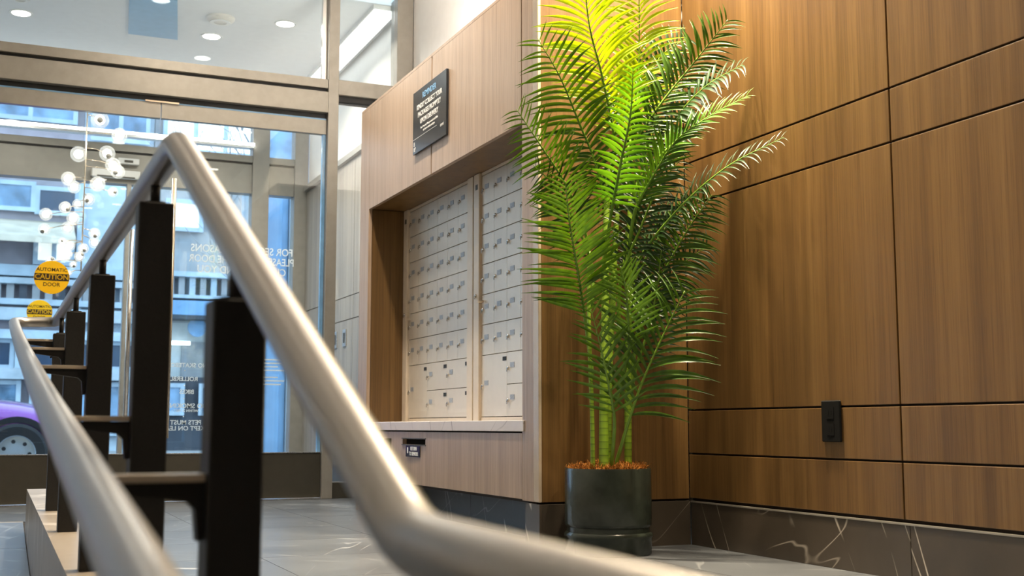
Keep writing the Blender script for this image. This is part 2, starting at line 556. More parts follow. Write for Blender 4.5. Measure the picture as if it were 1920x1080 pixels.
box('cabinet_core', (XF+0.14, 4.149, 0.165), (XM+0.029, 6.24, 0.429), M['gap'], wm)
box('cabinet_core', (XF+0.021, 4.149, 0.165), (XF+0.139, 6.24, 0.177), M['gap'], wm)
box('slot_lip', (XF-0.004, 5.262, 0.3905), (XF+0.004, 5.608, 0.3945), M['bronze_dark'], wm)
box('slot_lip', (XF-0.004, 5.262, 0.3595), (XF+0.004, 5.608, 0.3635), M['bronze_dark'], wm)
# marble ledge
tag(box('stone_ledge', (XF-0.006, 4.1495, 0.4305), (XM+0.028, 6.2215, 0.4728), M['counter'], None, 0.002),
    'white veined marble ledge under the mailboxes', 'ledge')
# plinths
bbm = struct(box('baseboard_mailbox', (XM-0.01, 4.14, 0.0), (XM+0.028, 6.24, 0.164), M['gap']))
for y0, y1 in ((4.14, 5.2), (5.2, 6.24)):
    box('stone_slab', (XM-0.024, y0+0.001, 0.0), (XM-0.0105, y1-0.001, 0.164), M['base_dark'], bbm)
bbs = struct(box('baseboard_block', (XF+0.006, YS+0.005, 0.0), (XF+0.03, 4.13, 0.160), M['gap']))
box('stone_slab', (XF-0.004, YS-0.012, 0.0), (XF+0.0055, 4.135, 0.166), M['base'], bbs)
box('stone_slab', (XF+0.006, YS-0.012, 0.0), (XR-0.017, YS+0.0045, 0.166), M['base'], bbs)

# ------------------------------------------------------------------ room shell out of view
struct(box('ceiling', (XL, YBACK, ZC), (XR+0.15, YD+0.03, ZC+0.1), M['white']))
struct(box('wall_left', (XL-0.12, YBACK, LOWZ), (XL, YO+0.05, ZC), M['white']))
struct(box('wall_back', (XL, YBACK-0.12, LOWZ), (XR+0.15, YBACK, ZC), M['wood']))

# ------------------------------------------------------------------ inner entrance: frame, doors, transoms
win = struct(box('window_1', (XL, YD-0.03, 2.635), (1.936, YD+0.09, 2.693), M['bronze']))       # transom bar
def fr(name, lo, hi, mat=None): return box(name, lo, hi, mat or M['bronze'], win, 0.002)
fr('gap_strip', (XL, YD+0.0, 2.607), (1.936, YD+0.08, 2.6345), M['black'])
fr('header_cover', (XL, YD-0.045, 2.468), (1.936, YD+0.09, 2.6065))
fr('gap_strip', (XL, YD+0.0, 2.436), (1.936, YD+0.08, 2.4675), M['black'])
fr('mullion', (1.937, YD-0.04, 0.0), (2.006, YD+0.10, ZC))
fr('mullion', (2.40, YD-0.04, 0.0), (2.512, YD+0.10, ZC))
fr('transom', (2.007, YD-0.03, 2.60), (2.399, YD+0.09, 2.70))
fr('gap_strip', (2.007, YD, 2.56), (2.399, YD+0.08, 2.599), M['black'])
fr('bottom_rail', (2.007, YD-0.03, 0.0), (2.399, YD+0.09, 0.10), M['bronze_dark'])
fr('mullion', (-1.42, YD-0.04, 0.0), (-1.35, YD+0.10, ZC))
for a, b, c, d in ((XL, -1.421, 2.694, ZC), (-1.349, 1.936, 2.694, ZC), (2.007, 2.399, 2.701, ZC), (2.007, 2.399, 0.101, 2.559), (XL, -1.421, 0.0, 2.435)):
    box('pane', (a+0.001, YD+0.025, c+0.001), (b-0.001, YD+0.033, d-0.001), M['glass'], win)
box('glazing_bead', (1.905, YD+0.01, 2.70), (1.9355, YD+0.05, ZC), M['chrome'], win)
box('sill', (XL, YD-0.05, -0.003), (1.936, YD+0.10, 0.004), M['alu'], win)

def door(name, x0, x1, rot=False):
    d = struct(box(name, (x0, YD-0.012, 2.331), (x1, YD+0.03, 2.425), M['bronze']))
    box('glass_edge', (x0, YD-0.006, 2.4255), (x1, YD+0.02, 2.4355), M['glass_edge'], d)
    box('bottom_rail', (x0, YD-0.012, 0.008), (x1, YD+0.03, 0.283), M['bronze_dark'], d, 0.002)
    box('bottom_bead', (x0, YD-0.016, 0.2835), (x1, YD+0.034, 0.290), M['alu'], d)
    box('pane', (x0+0.003, YD+0.004, 0.2905), (x1-0.003, YD+0.014, 2.3305), M['glass'], d)
    return d
dl = door('door_1', -1.346, 0.893)
dr = door('door_2', 0.899, 1.934)
box('stop_plate', (0.80, YD-0.02, 2.4265), (1.00, YD-0.013, 2.4365), M['brass'], dr)
def pull(parent, x, z0, z1, mat):
    hd = tube('pull_handle', [(x, YD-0.062, z0), (x, YD-0.062, z1)], 0.014, mat, parent, 14)
    for z in (z0+0.12, z1-0.12):
        tube('standoff', [(x, YD-0.05, z), (x, YD+0.003, z)], 0.008, mat, hd, 10)
box('glass_edge', (1.912, YD-0.004, 0.291), (1.9335, YD+0.022, 2.330), M['glass_edge'], dr)
pull(dr, 0.982, 0.38, 1.95, M['brass'])
pull(dl, 0.795, 0.40, 1.62, M['chrome'])
pull(dl, 0.745, 0.40, 1.62, M['chrome'])
# lettering reads from the street side
ROUT = (math.pi/2, 0, math.pi)
yt = YD+0.0145
for s, z, sz in (('FOR SECURITY REASONS', 1.542, 0.072), ('PLEASE ENSURE THE DOOR', 1.478, 0.072), ('CLOSES BEHIND YOU', 1.413, 0.072)):
    text('lettering', s, sz*0.92, M['vinyl_white'], dr, (1.42, yt, z), ROUT, 0.012, sx=0.80 if len(s) > 20 else 0.86)
for s, z, sz, xc in (('NO SKATEBOARDING', 0.818, 0.036, 1.045), ('\u2022', 0.786, 0.03, 1.09), ('ROLLERBLADING', 0.735, 0.036, 1.03), ('\u2022', 0.695, 0.03, 1.09), ('BIKES', 0.657, 0.036, 1.105), ('\u2022', 0.615, 0.03, 1.09),
                     ('NO SMOKING', 0.572, 0.040, 1.105), ('\u2022 WITHIN 25 FEET \u2022', 0.543, 0.020, 1.105), ('\u2022', 0.508, 0.03, 1.09), ('PETS MUST BE', 0.472, 0.038, 1.08), ('KEPT ON LEASH', 0.437, 0.038, 1.08)):
    text('lettering', s, sz, M['vinyl_white'], dr, (xc, yt, z), ROUT, 0.018)
for q in range(8):
    if q == 4: continue
    box('lettering_line', (1.57-0.03*(q % 2), yt-0.0003, 0.86-q*0.022), (1.70-0.02*(q % 3), yt+0.0003, 0.868-q*0.022), M['vinyl_white'], dr)
def sticker(parent, x, y, z, r):
    st = lathe('caution_sticker', [(0.0, 0.0), (r, 0.0), (r, 0.0008), (0, 0.0008)], (x, y, z), M['yellow'], parent, 40, 'Y', False)
    box('band', (x-r*0.97, y-0.0012, z-r*0.20), (x+r*0.97, y-0.0002, z+r*0.22), M['ink_dark'], st)
    RI = (math.pi/2, 0, 0)
    text('lettering', 'AUTOMATIC', r*0.30, M['ink_dark'], st, (x, y-0.0006, z+r*0.45), RI, 0.012)
    text('lettering', 'CAUTION', r*0.42, M['yellow'], st, (x, y-0.0018, z+r*0.01), RI, 0.022)
    text('lettering', 'DOOR', r*0.32, M['ink_dark'], st, (x, y-0.0006, z-r*0.44), RI, 0.01)
    return st
sticker(dl, 0.311, YD+0.003, 1.318, 0.098)

# ------------------------------------------------------------------ vestibule
struct(box('floor_vestibule', (XL, YD+0.001, -0.12), (XR, YO+0.1, -0.004), M['floor']))
struct(box('ceiling_vestibule', (XL, YD+0.101, ZCV), (XR, YO+0.1, ZCV+0.1), M['ceil']))
vw = struct(box('wall_vestibule', (XR-0.006, YD+0.11, 0.0), (XR+0.018, YO-0.06, 2.50), M['gap']))
for y0, y1 in ((YD+0.11, 8.72), (8.72, 9.45), (9.45, YO-0.06)):
    for z0, z1 in ((0.15, 1.26), (1.26, 1.44), (1.44, 2.50)):
        box('wood_panel', (XR-0.02, y0+g, z0+g), (XR-0.0065, y1-g, z1-g), M['wood_grey'], vw)
box('top_cap', (XR-0.05, YD+0.11, 2.501), (XR+0.018, YO-0.06, 2.545), M['bronze'], vw)
box('stone_slab', (XR-0.02, YD+0.11, 0.0), (XR-0.0065, YO-0.06, 0.148), M['base_dark'], vw)
struct(box('wall_vestibule_upper', (XR-0.006, YD+0.11, 2.546), (XR+0.018, YO-0.06, ZCV), M['white']))
def plate(y, z, w, h, label):
    p = thing('wall_switch', (XR-0.021, y, z-h/2), label, 'switch')
    box('cover_plate', (XR-0.028, y-w/2, z-h/2), (XR-0.0205, y+w/2, z+h/2), M['alu'], p, 0.001)
    box('rocker', (XR-0.031, y-w*0.22, z-h*0.3), (XR-0.0285, y+w*0.22, z+h*0.3), M['bronze_dark'], p)
plate(8.93, 1.125, 0.09, 0.13, 'steel switch plate on the grey vestibule wall, nearer the mailboxes')
plate(9.19, 1.125, 0.09, 0.13, 'steel switch plate on the grey vestibule wall, nearer the street')
ic = thing('intercom', (XR-0.021, 9.30, 1.42), 'white intercom handset box beside the doorway in the vestibule', 'intercom')
box('body', (XR-0.05, 9.26, 1.40), (XR-0.0205, 9.34, 1.62), M['white'], ic, 0.004)
box('grille', (XR-0.053, 9.28, 1.42), (XR-0.0505, 9.32, 1.46), M['bronze_dark'], ic)

# outer storefront
ow = struct(box('window_2', (XL, YO, 2.46), (2.39, YO+0.12, 2.73), M['bronze']))
def fo(name, lo, hi, mat=None): return box(name, lo, hi, mat or M['bronze'], ow, 0.002)
fo('transom', (XL, YO-0.02, 2.7305), (2.39, YO+0.10, 2.79))
fo('gap_strip', (XL, YO-0.004, 2.715), (2.39, YO-0.0005, 2.7295), M['black'])
fo('mullion', (0.985, YO+0.0, 0.0), (1.022, YO+0.10, 2.4595))
fo('mullion', (2.02, YO-0.03, 0.0), (2.165, YO+0.12, ZCV))
fo('mullion', (2.391, YO-0.03, 0.0), (2.512, YO+0.12, ZCV))
fo('mullion', (-0.65, YO+0.0, 0.0), (-0.60, YO+0.10, 2.4595))
fo('bottom_rail', (XL, YO, 0.0), (2.0195, YO+0.10, 0.12), M['bronze_dark'])
fo('light_rail', (XL, YO-0.02, 2.86), (2.0195, YO+0.06, 2.90), M['alu'])
vl = thing('linear_light', (0.0, YO-0.08, 2.86), 'linear light glowing along the header of the outer doors', 'light')
box('housing', (XL, YO-0.10, 2.84), (2.019, YO-0.0205, 2.86), M['alu'], vl)
box('diffuser', (XL, YO-0.095, 2.8605), (2.019, YO-0.03, 2.885), emit('linear_diffuser', (1.0, 0.96, 0.90, 1), 11.0), vl)
for a, b, c, d in ((XL, -0.651, 0.121, 2.459), (-0.599, 0.984, 0.121, 2.459), (1.023, 2.019, 0.121, 2.459), (2.166, 2.39, 0.121, 2.459), (XL, 2.019, 2.901, ZCV), (2.166, 2.39, 2.791, ZCV)):
    box('pane', (a+0.001, YO+0.03, c), (b-0.001, YO+0.038, d), M['glass'], ow)
sticker(ow, 0.35, YO+0.029, 1.365, 0.098)
opn = thing('door_operator', (0.88, YO-0.02, 2.494), 'white automatic door operator box on the outer door header', 'operator')
box('housing', (0.70, YO-0.06, 2.494), (1.08, YO-0.0205, 2.562), M['white'], opn, 0.004)
box('end_cap', (0.69, YO-0.058, 2.497), (0.6995, YO-0.0205, 2.559), M['bronze'], opn)
box('sensor_strip', (0.74, YO-0.064, 2.497), (1.04, YO-0.0605, 2.508), M['bronze_dark'], opn)
sns = thing('motion_sensor', (0.985, YO-0.02, 2.617), 'small white motion sensor above the door operator box', 'sensor')
box('housing', (0.90, YO-0.06, 2.617), (1.07, YO-0.0205, 2.667), M['white'], sns, 0.004)
box('lens', (0.95, YO-0.063, 2.63), (1.02, YO-0.0605, 2.65), M['bronze_dark'], sns)

# ------------------------------------------------------------------ downlights
EMW = emit('lamp_disc', (1.0, 0.93, 0.82, 1), 14.0)
RING = plain('white_ring', srgb(240, 240, 238), 0.5, var=0.0)
def downlight(x, y, z, label, power, spread=115, col=WARM, group=None, size=0.11):
    t = thing('ceiling_downlight', (x, y, z), label, 'downlight', group)
    lathe('trim_ring', [(0.062, 0.0), (0.078, 0.0), (0.078, -0.006), (0.062, -0.004), (0.062, 0.0)], (x, y, z), RING, t, 28)
    lathe('lamp', [(0.0, -0.001), (0.061, -0.001), (0.061, -0.0025), (0.0, -0.0025)], (x, y, z), EMW, t, 28, 'Z', False)
    ld = bpy.data.lights.new('downlight_lamp', 'AREA')
    ld.shape = 'DISK'; ld.size = size; ld.energy = power; ld.color = col
    ld.spread = math.radians(spread)
    lo = bpy.data.objects.new('downlight_lamp', ld)
    COL.objects.link(lo)
    lo.parent = t; lo.location = (0, 0, -0.008)
    return t
VW = (1.0, 0.90, 0.78)
downlight(0.089, 8.73, ZCV, 'bright downlight at the far left of the vestibule ceiling', 36, 150, VW)
downlight(1.385, 8.71, ZCV, 'bright downlight in front of the round ceiling speaker', 36, 150, VW)
downlight(1.821, 8.22, ZCV, 'bright downlight nearest the mullion in the vestibule ceiling', 36, 150, VW)
downlight(1.386, 7.79, ZCV, 'bright downlight cut by the top edge of the transom window', 36, 150, VW)
for nm, x, y, r, lab, cat in (('ceiling_speaker', 1.375, 8.28, 0.10, 'round white ceiling speaker between two downlights', 'speaker'),
                              ('smoke_detector', 0.077, 8.36, 0.07, 'white smoke detector at the top left of the transom', 'detector')):
    t = thing(nm, (x, y, ZCV), lab, cat)
    lathe('housing', [(0, 0), (r, 0), (r, -0.012), (r*0.8, -0.03), (0, -0.034)], (x, y, ZCV), M['white'], t, 32)
    lathe('grille', [(r*0.45, -0.036), (r*0.72, -0.036), (r*0.72, -0.033), (r*0.45, -0.034), (r*0.45, -0.036)], (x, y, ZCV), RING, t, 32)
cs_ = thing('ceiling_light_strip', (2.38, 8.9, ZCV), 'white linear light strip along the edge of the vestibule ceiling', 'light')
box('housing', (2.28, YD+0.12, ZCV-0.03), (2.46, YO-0.08, ZCV-0.0005), M['white'], cs_)
box('diffuser', (2.29, YD+0.13, ZCV-0.035), (2.45, YO-0.09, ZCV-0.0305), emit('strip_diffuser', (1.0, 0.98, 0.95, 1), 2.2), cs_)
hp = thing('ceiling_reflection', (0.98, 8.44, ZCV), 'pale blue panel on the vestibule ceiling, painting in a reflection of outdoors', 'reflection_panel')  # blue panel painted in place of an outdoor reflection in the glass
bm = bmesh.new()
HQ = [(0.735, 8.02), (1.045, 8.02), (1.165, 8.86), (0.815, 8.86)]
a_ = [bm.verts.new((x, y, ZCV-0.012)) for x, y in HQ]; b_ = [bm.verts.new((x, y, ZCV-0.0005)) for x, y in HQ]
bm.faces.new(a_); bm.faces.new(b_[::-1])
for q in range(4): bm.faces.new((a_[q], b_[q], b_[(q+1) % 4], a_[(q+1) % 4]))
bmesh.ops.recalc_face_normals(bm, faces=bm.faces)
from_bm('reflection_quad', bm, plain('pale_blue_reflection', srgb(140, 182, 214), 0.5, var=0.02), hp)
# lobby lights (above and behind the frame)
cv = thing('added_wall_light', (2.3, 5.2, 2.212), 'unseen linear light added on top of the mailbox surround to brighten the wall', 'light')  # unseen strip light added to lift the white wall above the block
box('channel', (2.26, 4.2, 2.2115), (2.34, 6.3, 2.235), M['alu'], cv)
box('diffuser', (2.27, 4.21, 2.2355), (2.33, 6.29, 2.240), emit('added_wall_diffuser', (1.0, 0.93, 0.84, 1), 3.0), cv)
ld = bpy.data.lights.new('added_wall_lamp', 'AREA'); ld.shape = 'RECTANGLE'; ld.size = 0.06; ld.size_y = 2.08
ld.energy = WALL_FILL_W; ld.color = (1.0, 0.92, 0.82)
lo = bpy.data.objects.new('added_wall_lamp', ld); COL.objects.link(lo); lo.parent = cv; lo.location = (0, 0.05, 0.032); lo.rotation_euler = (math.pi, 0, 0)
for x, y, pw, sp, lb in ((1.95, 3.68, 30, 80, 'downlight above the potted palm'),
                         (2.20, 3.36, 108, 120, 'downlight close to the wood wall, beside the palm'),
                         (2.20, 1.50, 44, 100, 'downlight close to the wood wall, above the black outlet'),
                         (1.42, 4.55, 24, 110, 'downlight in front of the near mailbox bank'),
                         (1.42, 5.65, 24, 110, 'downlight in front of the far mailbox bank'),
                         (0.95, 6.85, 14, 120, 'downlight just inside the sliding doors')):
    downlight(x, y, ZC, lb, pw, sp, WARM if x > 1.5 else (1.0, 0.88, 0.72))
kk = 0
for x in (-1.7, -0.3, 1.1):
    for y in (-1.6, 0.4, 2.4, 4.2, 6.2):
        if x == 1.1 and y > 4: continue
        downlight(x, y, ZC, 'lobby downlight over the %s, %s' % ({-1.7: 'ramp', -0.3: 'handrail', 1.1: 'stairs'}[x], {-1.6: 'furthest from the doors', 0.4: 'fourth from the doors', 2.4: 'third from the doors', 4.2: 'second from the doors', 6.2: 'nearest the doors'}[y]), GRID_W, 150, (1.0, 0.86, 0.68), 'lobby ceiling grid downlights')

# ------------------------------------------------------------------ mailbox units
def mailbox_unit(ytop, label):
    """ytop: y of the left (far) edge of the door field; columns run towards the camera (-y)"""
    cw, rh, z8 = 0.1475, 0.13996, 0.4928
    u = thing('mailbox_unit', (XM, ytop-3*cw, z8), label, 'mailboxes', 'mailbox units')
    x0 = XM
    zt = z8+8*rh
    # frame
    box('back_plate', (x0+0.001, ytop-6*cw-0.03, z8-0.019), (x0+0.027, ytop+0.03, zt+0.015), M['gap'], u)
    box('frame_stile', (x0-0.022, ytop+0.003, z8-0.0195), (x0+0.0005, ytop+0.069, zt+0.0155), M['mail_frame'], u, 0.002)
    box('frame_stile', (x0-0.012, ytop+0.003-0.0025, z8-0.0195), (x0+0.0005, ytop+0.0028, zt+0.0155), M['mail_frame'], u)
    box('frame_rail', (x0-0.010, ytop-6*cw, zt+0.002), (x0+0.0005, ytop-0.001, zt+0.0155), M['mail_frame'], u)
    box('frame_rail', (x0-0.010, ytop-6*cw, z8-0.0195), (x0+0.0005, ytop-0.001, z8-0.002), M['mail_frame'], u)
    box('frame_stile', (x0-0.020, ytop-6*cw-0.072 if ytop > 6 else ytop-6*cw-0.05, z8-0.0195), (x0+0.0005, ytop-6*cw-0.0005, zt+0.0155), M['mail_frame'], u, 0.002)
    gg = 0.0016
    def mdoor(c0, c1, r0, r1, parcel=False):
        ya, yb = ytop-c0*cw-gg*0.4, ytop-c1*cw+gg*0.4
        za, zb = zt-r1*rh+gg, zt-r0*rh-gg
        d = box('mailbox_door', (x0-0.008, yb, za), (x0+0.0005, ya, zb), M['mail'], u, 0.0007)
        zc = (za+zb)/2
        yl = ya-0.018
        lk = put('lock', LOCK, (x0-0.012, yl, zc), None, d)
        box('number_plate', (x0-0.0095, ya-0.082, zc+0.002), (x0-0.0082, ya-0.036, zc+0.024), M['plate'], d)
        if parcel:
            box('parcel_label', (x0-0.0092, yb+0.004, zb-0.034), (x0-0.0082, yb+0.046, zb-0.016), M['black'], d)
        return d
    for r_ in range(6):
        for c in range(6): mdoor(c, c+1, r_, r_+1)
    mdoor(0, 2, 6, 8, True)
    for c in (2, 4):
        for r_ in (6, 7): mdoor(c, c+2, r_, r_+1, True)
    box('latch', (x0-0.035, ytop-0.026, zt-4.25*rh), (x0-0.0085, ytop-0.001, zt-4.18*rh), M['mail_frame'], u, 0.002)
    box('frame_label', (x0-0.0235, ytop+0.02, zt-0.06), (x0-0.0222, ytop+0.045, zt-0.035), M['bronze_dark'], u)
    put('frame_lock', LOCK, (x0-0.026, ytop+0.035, zt-4.0*rh), None, u)
    return u
bm = bmesh.new()
bm_lathe(bm, [(0.0085, 0.004), (0.0085, 0.0), (0.006, -0.003), (0.0, -0.003)], (0, 0, 0), 14, 'X')
bm_box(bm, (-0.007, -0.0018, -0.016), (-0.002, 0.0018, -0.001))
LOCK = bpy.data.meshes.new('lock'); bm.to_mesh(LOCK); bm.free(); LOCK.materials.append(M['lock'])
mailbox_unit(6.152, 'cream mailbox bank at the far end, below the black reminder sign')
mailbox_unit(5.108, 'cream mailbox bank nearest the palm, partly hidden by the wood pillar')

# ------------------------------------------------------------------ signs
RX = (math.pi/2, 0, -math.pi/2)      # text on planes facing -x
sg = thing('wall_sign', (XF, 5.222, 1.765), 'dark reminder sign about collecting packages on the wood fascia', 'sign')
x_ = XF-0.0125
box('sign_board', (XF-0.012, 4.990, 1.765), (XF-0.0005, 5.455, 2.073), M['sign'], sg, 0.001)
yc = 5.222
def st(s, z, size, m, y=yc, al='CENTER', bold=0.02, sx=1.0):
    return text('sign_text', s, size, m, sg, (x_, y, z), RX, bold, al, sx=sx)
st('REMINDER', 2.030, 0.040, M['ink_blue'], bold=0.012)
st('KINDLY COLLECT YOUR', 1.985, 0.034, M['ink_white'], sx=0.93)
st('PACKAGES PROMPTLY', 1.946, 0.034, M['ink_white'], sx=0.93)
st('UPON DELIVERY', 1.908, 0.034, M['ink_white'])
st('Your Property Management is not liable', 1.876, 0.015, M['ink_white'], bold=0.02)
st('for lost or stolen packages.', 1.858, 0.015, M['ink_white'], bold=0.02)
box('rule_line', (x_-0.0004, 5.11, 1.836), (x_, 5.452, 1.8375), M['ink_white'], sg)
st('onni', 1.826, 0.026, M['ink_white'], 5.045, bold=0.0)
st('B', 1.812, 0.03, M['ink_white'], 5.432, bold=0.0)
st('LP', 1.786, 0.03, M['ink_white'], 5.425, bold=0.0)
rs = thing('slot_label', (XF, 5.44, 0.306), 'small black return to sender label below the mail slot', 'label')
box('label_board', (XF-0.004, 5.339, 0.306), (XF-0.0005, 5.541, 0.3585), M['sign'], rs)
text('label_text', 'RETURN', 0.024, M['ink_white'], rs, (XF-0.0045, 5.425, 0.344), RX, 0.02)
text('label_text', 'TO SENDER', 0.024, M['ink_white'], rs, (XF-0.0045, 5.425, 0.320), RX, 0.02)
box('label_mark', (XF-0.0045, 5.505, 0.322), (XF-0.0041, 5.52, 0.35), M['ink_white'], rs)

ol = thing('wall_outlet', (XR-0.013, 3.148, 0.40), 'black outlet cover plate on the lower wood wall panels', 'outlet')
box('cover_plate', (XR-0.022, 3.101, 0.400), (XR-0.0125, 3.195, 0.533), M['outlet'], ol, 0.003)
for z in (0.44, 0.493):
    so = box('socket', (XR-0.0235, 3.130, z-0.019), (XR-0.0221, 3.166, z+0.019), M['outlet'], ol)
    for dy in (-0.007, 0.007):
        box('slot', (XR-0.0242, 3.148+dy-0.0012, z-0.006), (XR-0.0236, 3.148+dy+0.0012, z+0.008), M['outlet'], so)

# ------------------------------------------------------------------ handrail
RXp, RB = 0.235, 0.080
hr = thing('handrail', (RXp, 3.0, 0.13), 'brushed steel handrail on black posts between stairs and ramp', 'handrail')
rr = 0.0200
def arc(p, q, r_, n=5):
    return None
def fillet(pts, rad, n=6):
    pts = [Vector(p) for p in pts]
    out = [pts[0]]
    for i in range(1, len(pts)-1):
        a, b, c = pts[i-1], pts[i], pts[i+1]
        u1, u2 = (a-b).normalized(), (c-b).normalized()
        d = min(rad if not isinstance(rad, list) else rad[i-1], (a-b).length*0.49, (c-b).length*0.49)
        p0, p1 = b+u1*d, b+u2*d
        for k in range(n+1):
            t = k/n
            out.append((1-t)**2*p0+2*t*(1-t)*b+t*t*p1)
    out.append(pts[-1])
    return out
A = [(RXp, -0.6, 0.360), (RXp, 0.684, 0.381), (RXp, 1.751, 0.858), (RXp, 5.08, 0.862), (RB, 5.06, 0.855), (RB, 4.60, 0.790), (RB, 3.5, 0.660), (RB, 2.04, 0.500), (RB, 0.914, 0.389), (RB, -0.4, 0.255)]
tube('rail', fillet(A, [0.03, 0.035, 0.05, 0.06, 0.3, 0.4, 0.4, 0.3]), rr, M['steel'], hr, 28)
hw = 0.0275
for y, zt, zbk in ((1.268, 0.581, 0.400), (1.992, 0.808, 0.464), (2.961, 0.803, 0.588), (3.884, 0.797, 0.685), (4.66, 0.785, 0.762)):
    zc = 0.085+(y-0.75)/(5.86-0.75)*0.085
    p = box('post', (RXp-hw, y-hw, zc-0.002), (RXp+hw, y+hw, zt), M['post'], hr, 0.002)
    zr = 0.381+(y-0.684)*0.4470 if y < 1.79 else 0.866
    tube('stem', [(RXp, y, zt-0.004), (RXp, y, zr-rr+0.006)], 0.008, M['post'], p, 12)
    lathe('saddle', [(0.0, 0.006), (0.017, 0.004), (0.017, 0.0), (0.0, -0.001)], (RXp, y, zt), M['post'], p, 16)
    # bracket carrying the ramp rail
    zB = 0.389+(y-0.914)*0.1055
    b = box('bracket_arm', (RB-0.004, y-0.016, zbk-0.006), (RXp-hw-0.001, y+0.016, zbk+0.002), M['mail_frame'], p, 0.001)
    bm = bmesh.new()
    pr_ = [(RXp-hw-0.001, zbk-0.0065), (RXp-hw-0.001, zbk-0.064), (RXp-hw-0.007, zbk-0.066), (RXp-hw-0.010, zbk-0.034), (RXp-hw-0.018, zbk-0.026), (RB+0.02, zbk-0.014), (RB, zbk-0.0065)]
    a_ = [bm.verts.new((x, y-0.012, z)) for x, z in pr_]
    b_ = [bm.verts.new((x, y+0.012, z)) for x, z in pr_]
    bm.faces.new(a_); bm.faces.new(b_[::-1])
    for q in range(len(pr_)): bm.faces.new((a_[q], b_[q], b_[(q+1) % len(pr_)], a_[(q+1) % len(pr_)]))
    bmesh.ops.recalc_face_normals(bm, faces=bm.faces)
    from_bm('bracket_web', bm, M['post'], p)
    tube('stem', [(RB, y, zbk-0.002), (RB, y, zB-rr+0.004)], 0.007, M['post'], p, 10)

# ------------------------------------------------------------------ potted palm
PX, PY = 2.052, 3.846
palm = thing('potted_palm', (PX, PY, 0.0), 'tall artificial palm in a dark glazed pot in the corner', 'plant')
lathe('pot', [(0.0, 0.0), (0.150, 0.0), (0.153, 0.004), (0.154, 0.058), (0.158, 0.064), (0.158, 0.072), (0.153, 0.079), (0.147, 0.080), (0.147, 0.096), (0.153, 0.101), (0.155, 0.110), (0.155, 0.296), (0.153, 0.302), (0.146, 0.302), (0.144, 0.280), (0.0, 0.280)],
      (PX, PY, 0.0), M['pot'], palm, 56)
lathe('soil', [(0.0, 0.279), (0.143, 0.279), (0.142, 0.290), (0.09, 0.297), (0.0, 0.300)], (PX, PY, 0.0), M['soil'], palm, 28)
bm = bmesh.new()
rnd = random.Random(5)
for k in range(2600):
    a = rnd.uniform(0, 6.283); q = 0.14*math.sqrt(rnd.random())
    p0 = Vector((PX+q*math.cos(a), PY+q*math.sin(a), 0.292+0.012*(1-(q/0.14)**2)+rnd.uniform(0, 0.006)))
    d = Vector((rnd.uniform(-1, 1), rnd.uniform(-1, 1), rnd.uniform(0.3, 1.3)))*rnd.uniform(0.008, 0.022)
    d2 = d+Vector((rnd.uniform(-1, 1), rnd.uniform(-1, 1), rnd.uniform(-0.8, 0.5)))*0.012
    w = Vector((rnd.uniform(-1, 1), rnd.uniform(-1, 1), 0))*0.0014
    v = [bm.verts.new(x) for x in (p0-w, p0+w, p0+d+w, p0+d-w)]
    bm.faces.new(v)
    bm.faces.new((v[3], v[2], bm.verts.new(p0+d2)))
mo = from_bm('moss', bm, M['moss'], palm); mo['kind'] = 'stuff'

# canes
for pts, r0, r1 in (([(1.968, 3.80, 0.285), (1.966, 3.80, 0.50), (1.962, 3.81, 0.80), (1.975, 3.83, 1.08)], 0.008, 0.007),
                    ([(2.000, 3.78, 0.285), (2.006, 3.785, 0.55), (2.022, 3.80, 0.85), (2.045, 3.83, 1.17), (2.07, 3.85, 1.40)], 0.018, 0.010),
                    ([(2.045, 3.83, 0.285), (2.050, 3.83, 0.60), (2.075, 3.84, 0.90), (2.10, 3.85, 1.20), (2.15, 3.87, 1.45)], 0.014, 0.009),
                    ([(2.115, 3.81, 0.285), (2.118, 3.81, 0.60), (2.125, 3.81, 0.90), (2.135, 3.82, 1.12), (2.15, 3.83, 1.32)], 0.014, 0.009)):
    c = catmull(pts, 8)
    tube('cane', c, [r0+(r1-r0)*i/(len(c)-1) for i in range(len(c))], M['cane'], palm, 14)

# leaflet blanks: sickle-shaped folded blades, unit length, one per side and droop
def leaflet_data(side, droop, bend):
    n = 7
    V, Fc = [], []
    for i in range(n+1):
        t = i/n
        w = 0.043*(math.sin(math.pi*min(1, t*0.93+0.07))**0.62)*(1 if t < 0.6 else 1-((t-0.6)/0.4)**1.6*0.75)
        if i == n: w = 0.003
        cx_, cy_ = t-0.10*abs(bend)*t*t, -side*bend*t**2.0
        cz_ = 0.06*math.sin(t*math.pi)-droop*t**2
        V += [(cx_, cy_-w, cz_+w*0.45), (cx_, cy_, cz_), (cx_, cy_+w, cz_+w*0.45)]
    for i in range(n):
        a = i*3
        Fc += [(a, a+3, a+4, a+1), (a+1, a+4, a+5, a+2)]
    return V, Fc
LEAFC = {}
def leaflet_mesh(side, var, mat):
    key = (side, var, mat.name)
    if key not in LEAFC:
        dr_, be = ((0.05, 0.26), (0.16, 0.36), (0.12, 0.46), (0.0, 0.16))[var]
        V, Fc = leaflet_data(side, dr_, be)
        me = bpy.data.meshes.new('leaflet')
        me.from_pydata(V, [], Fc)
        for p in me.polygons: p.use_smooth = True
        me.materials.append(mat)
        LEAFC[key] = me
    return LEAFC[key]

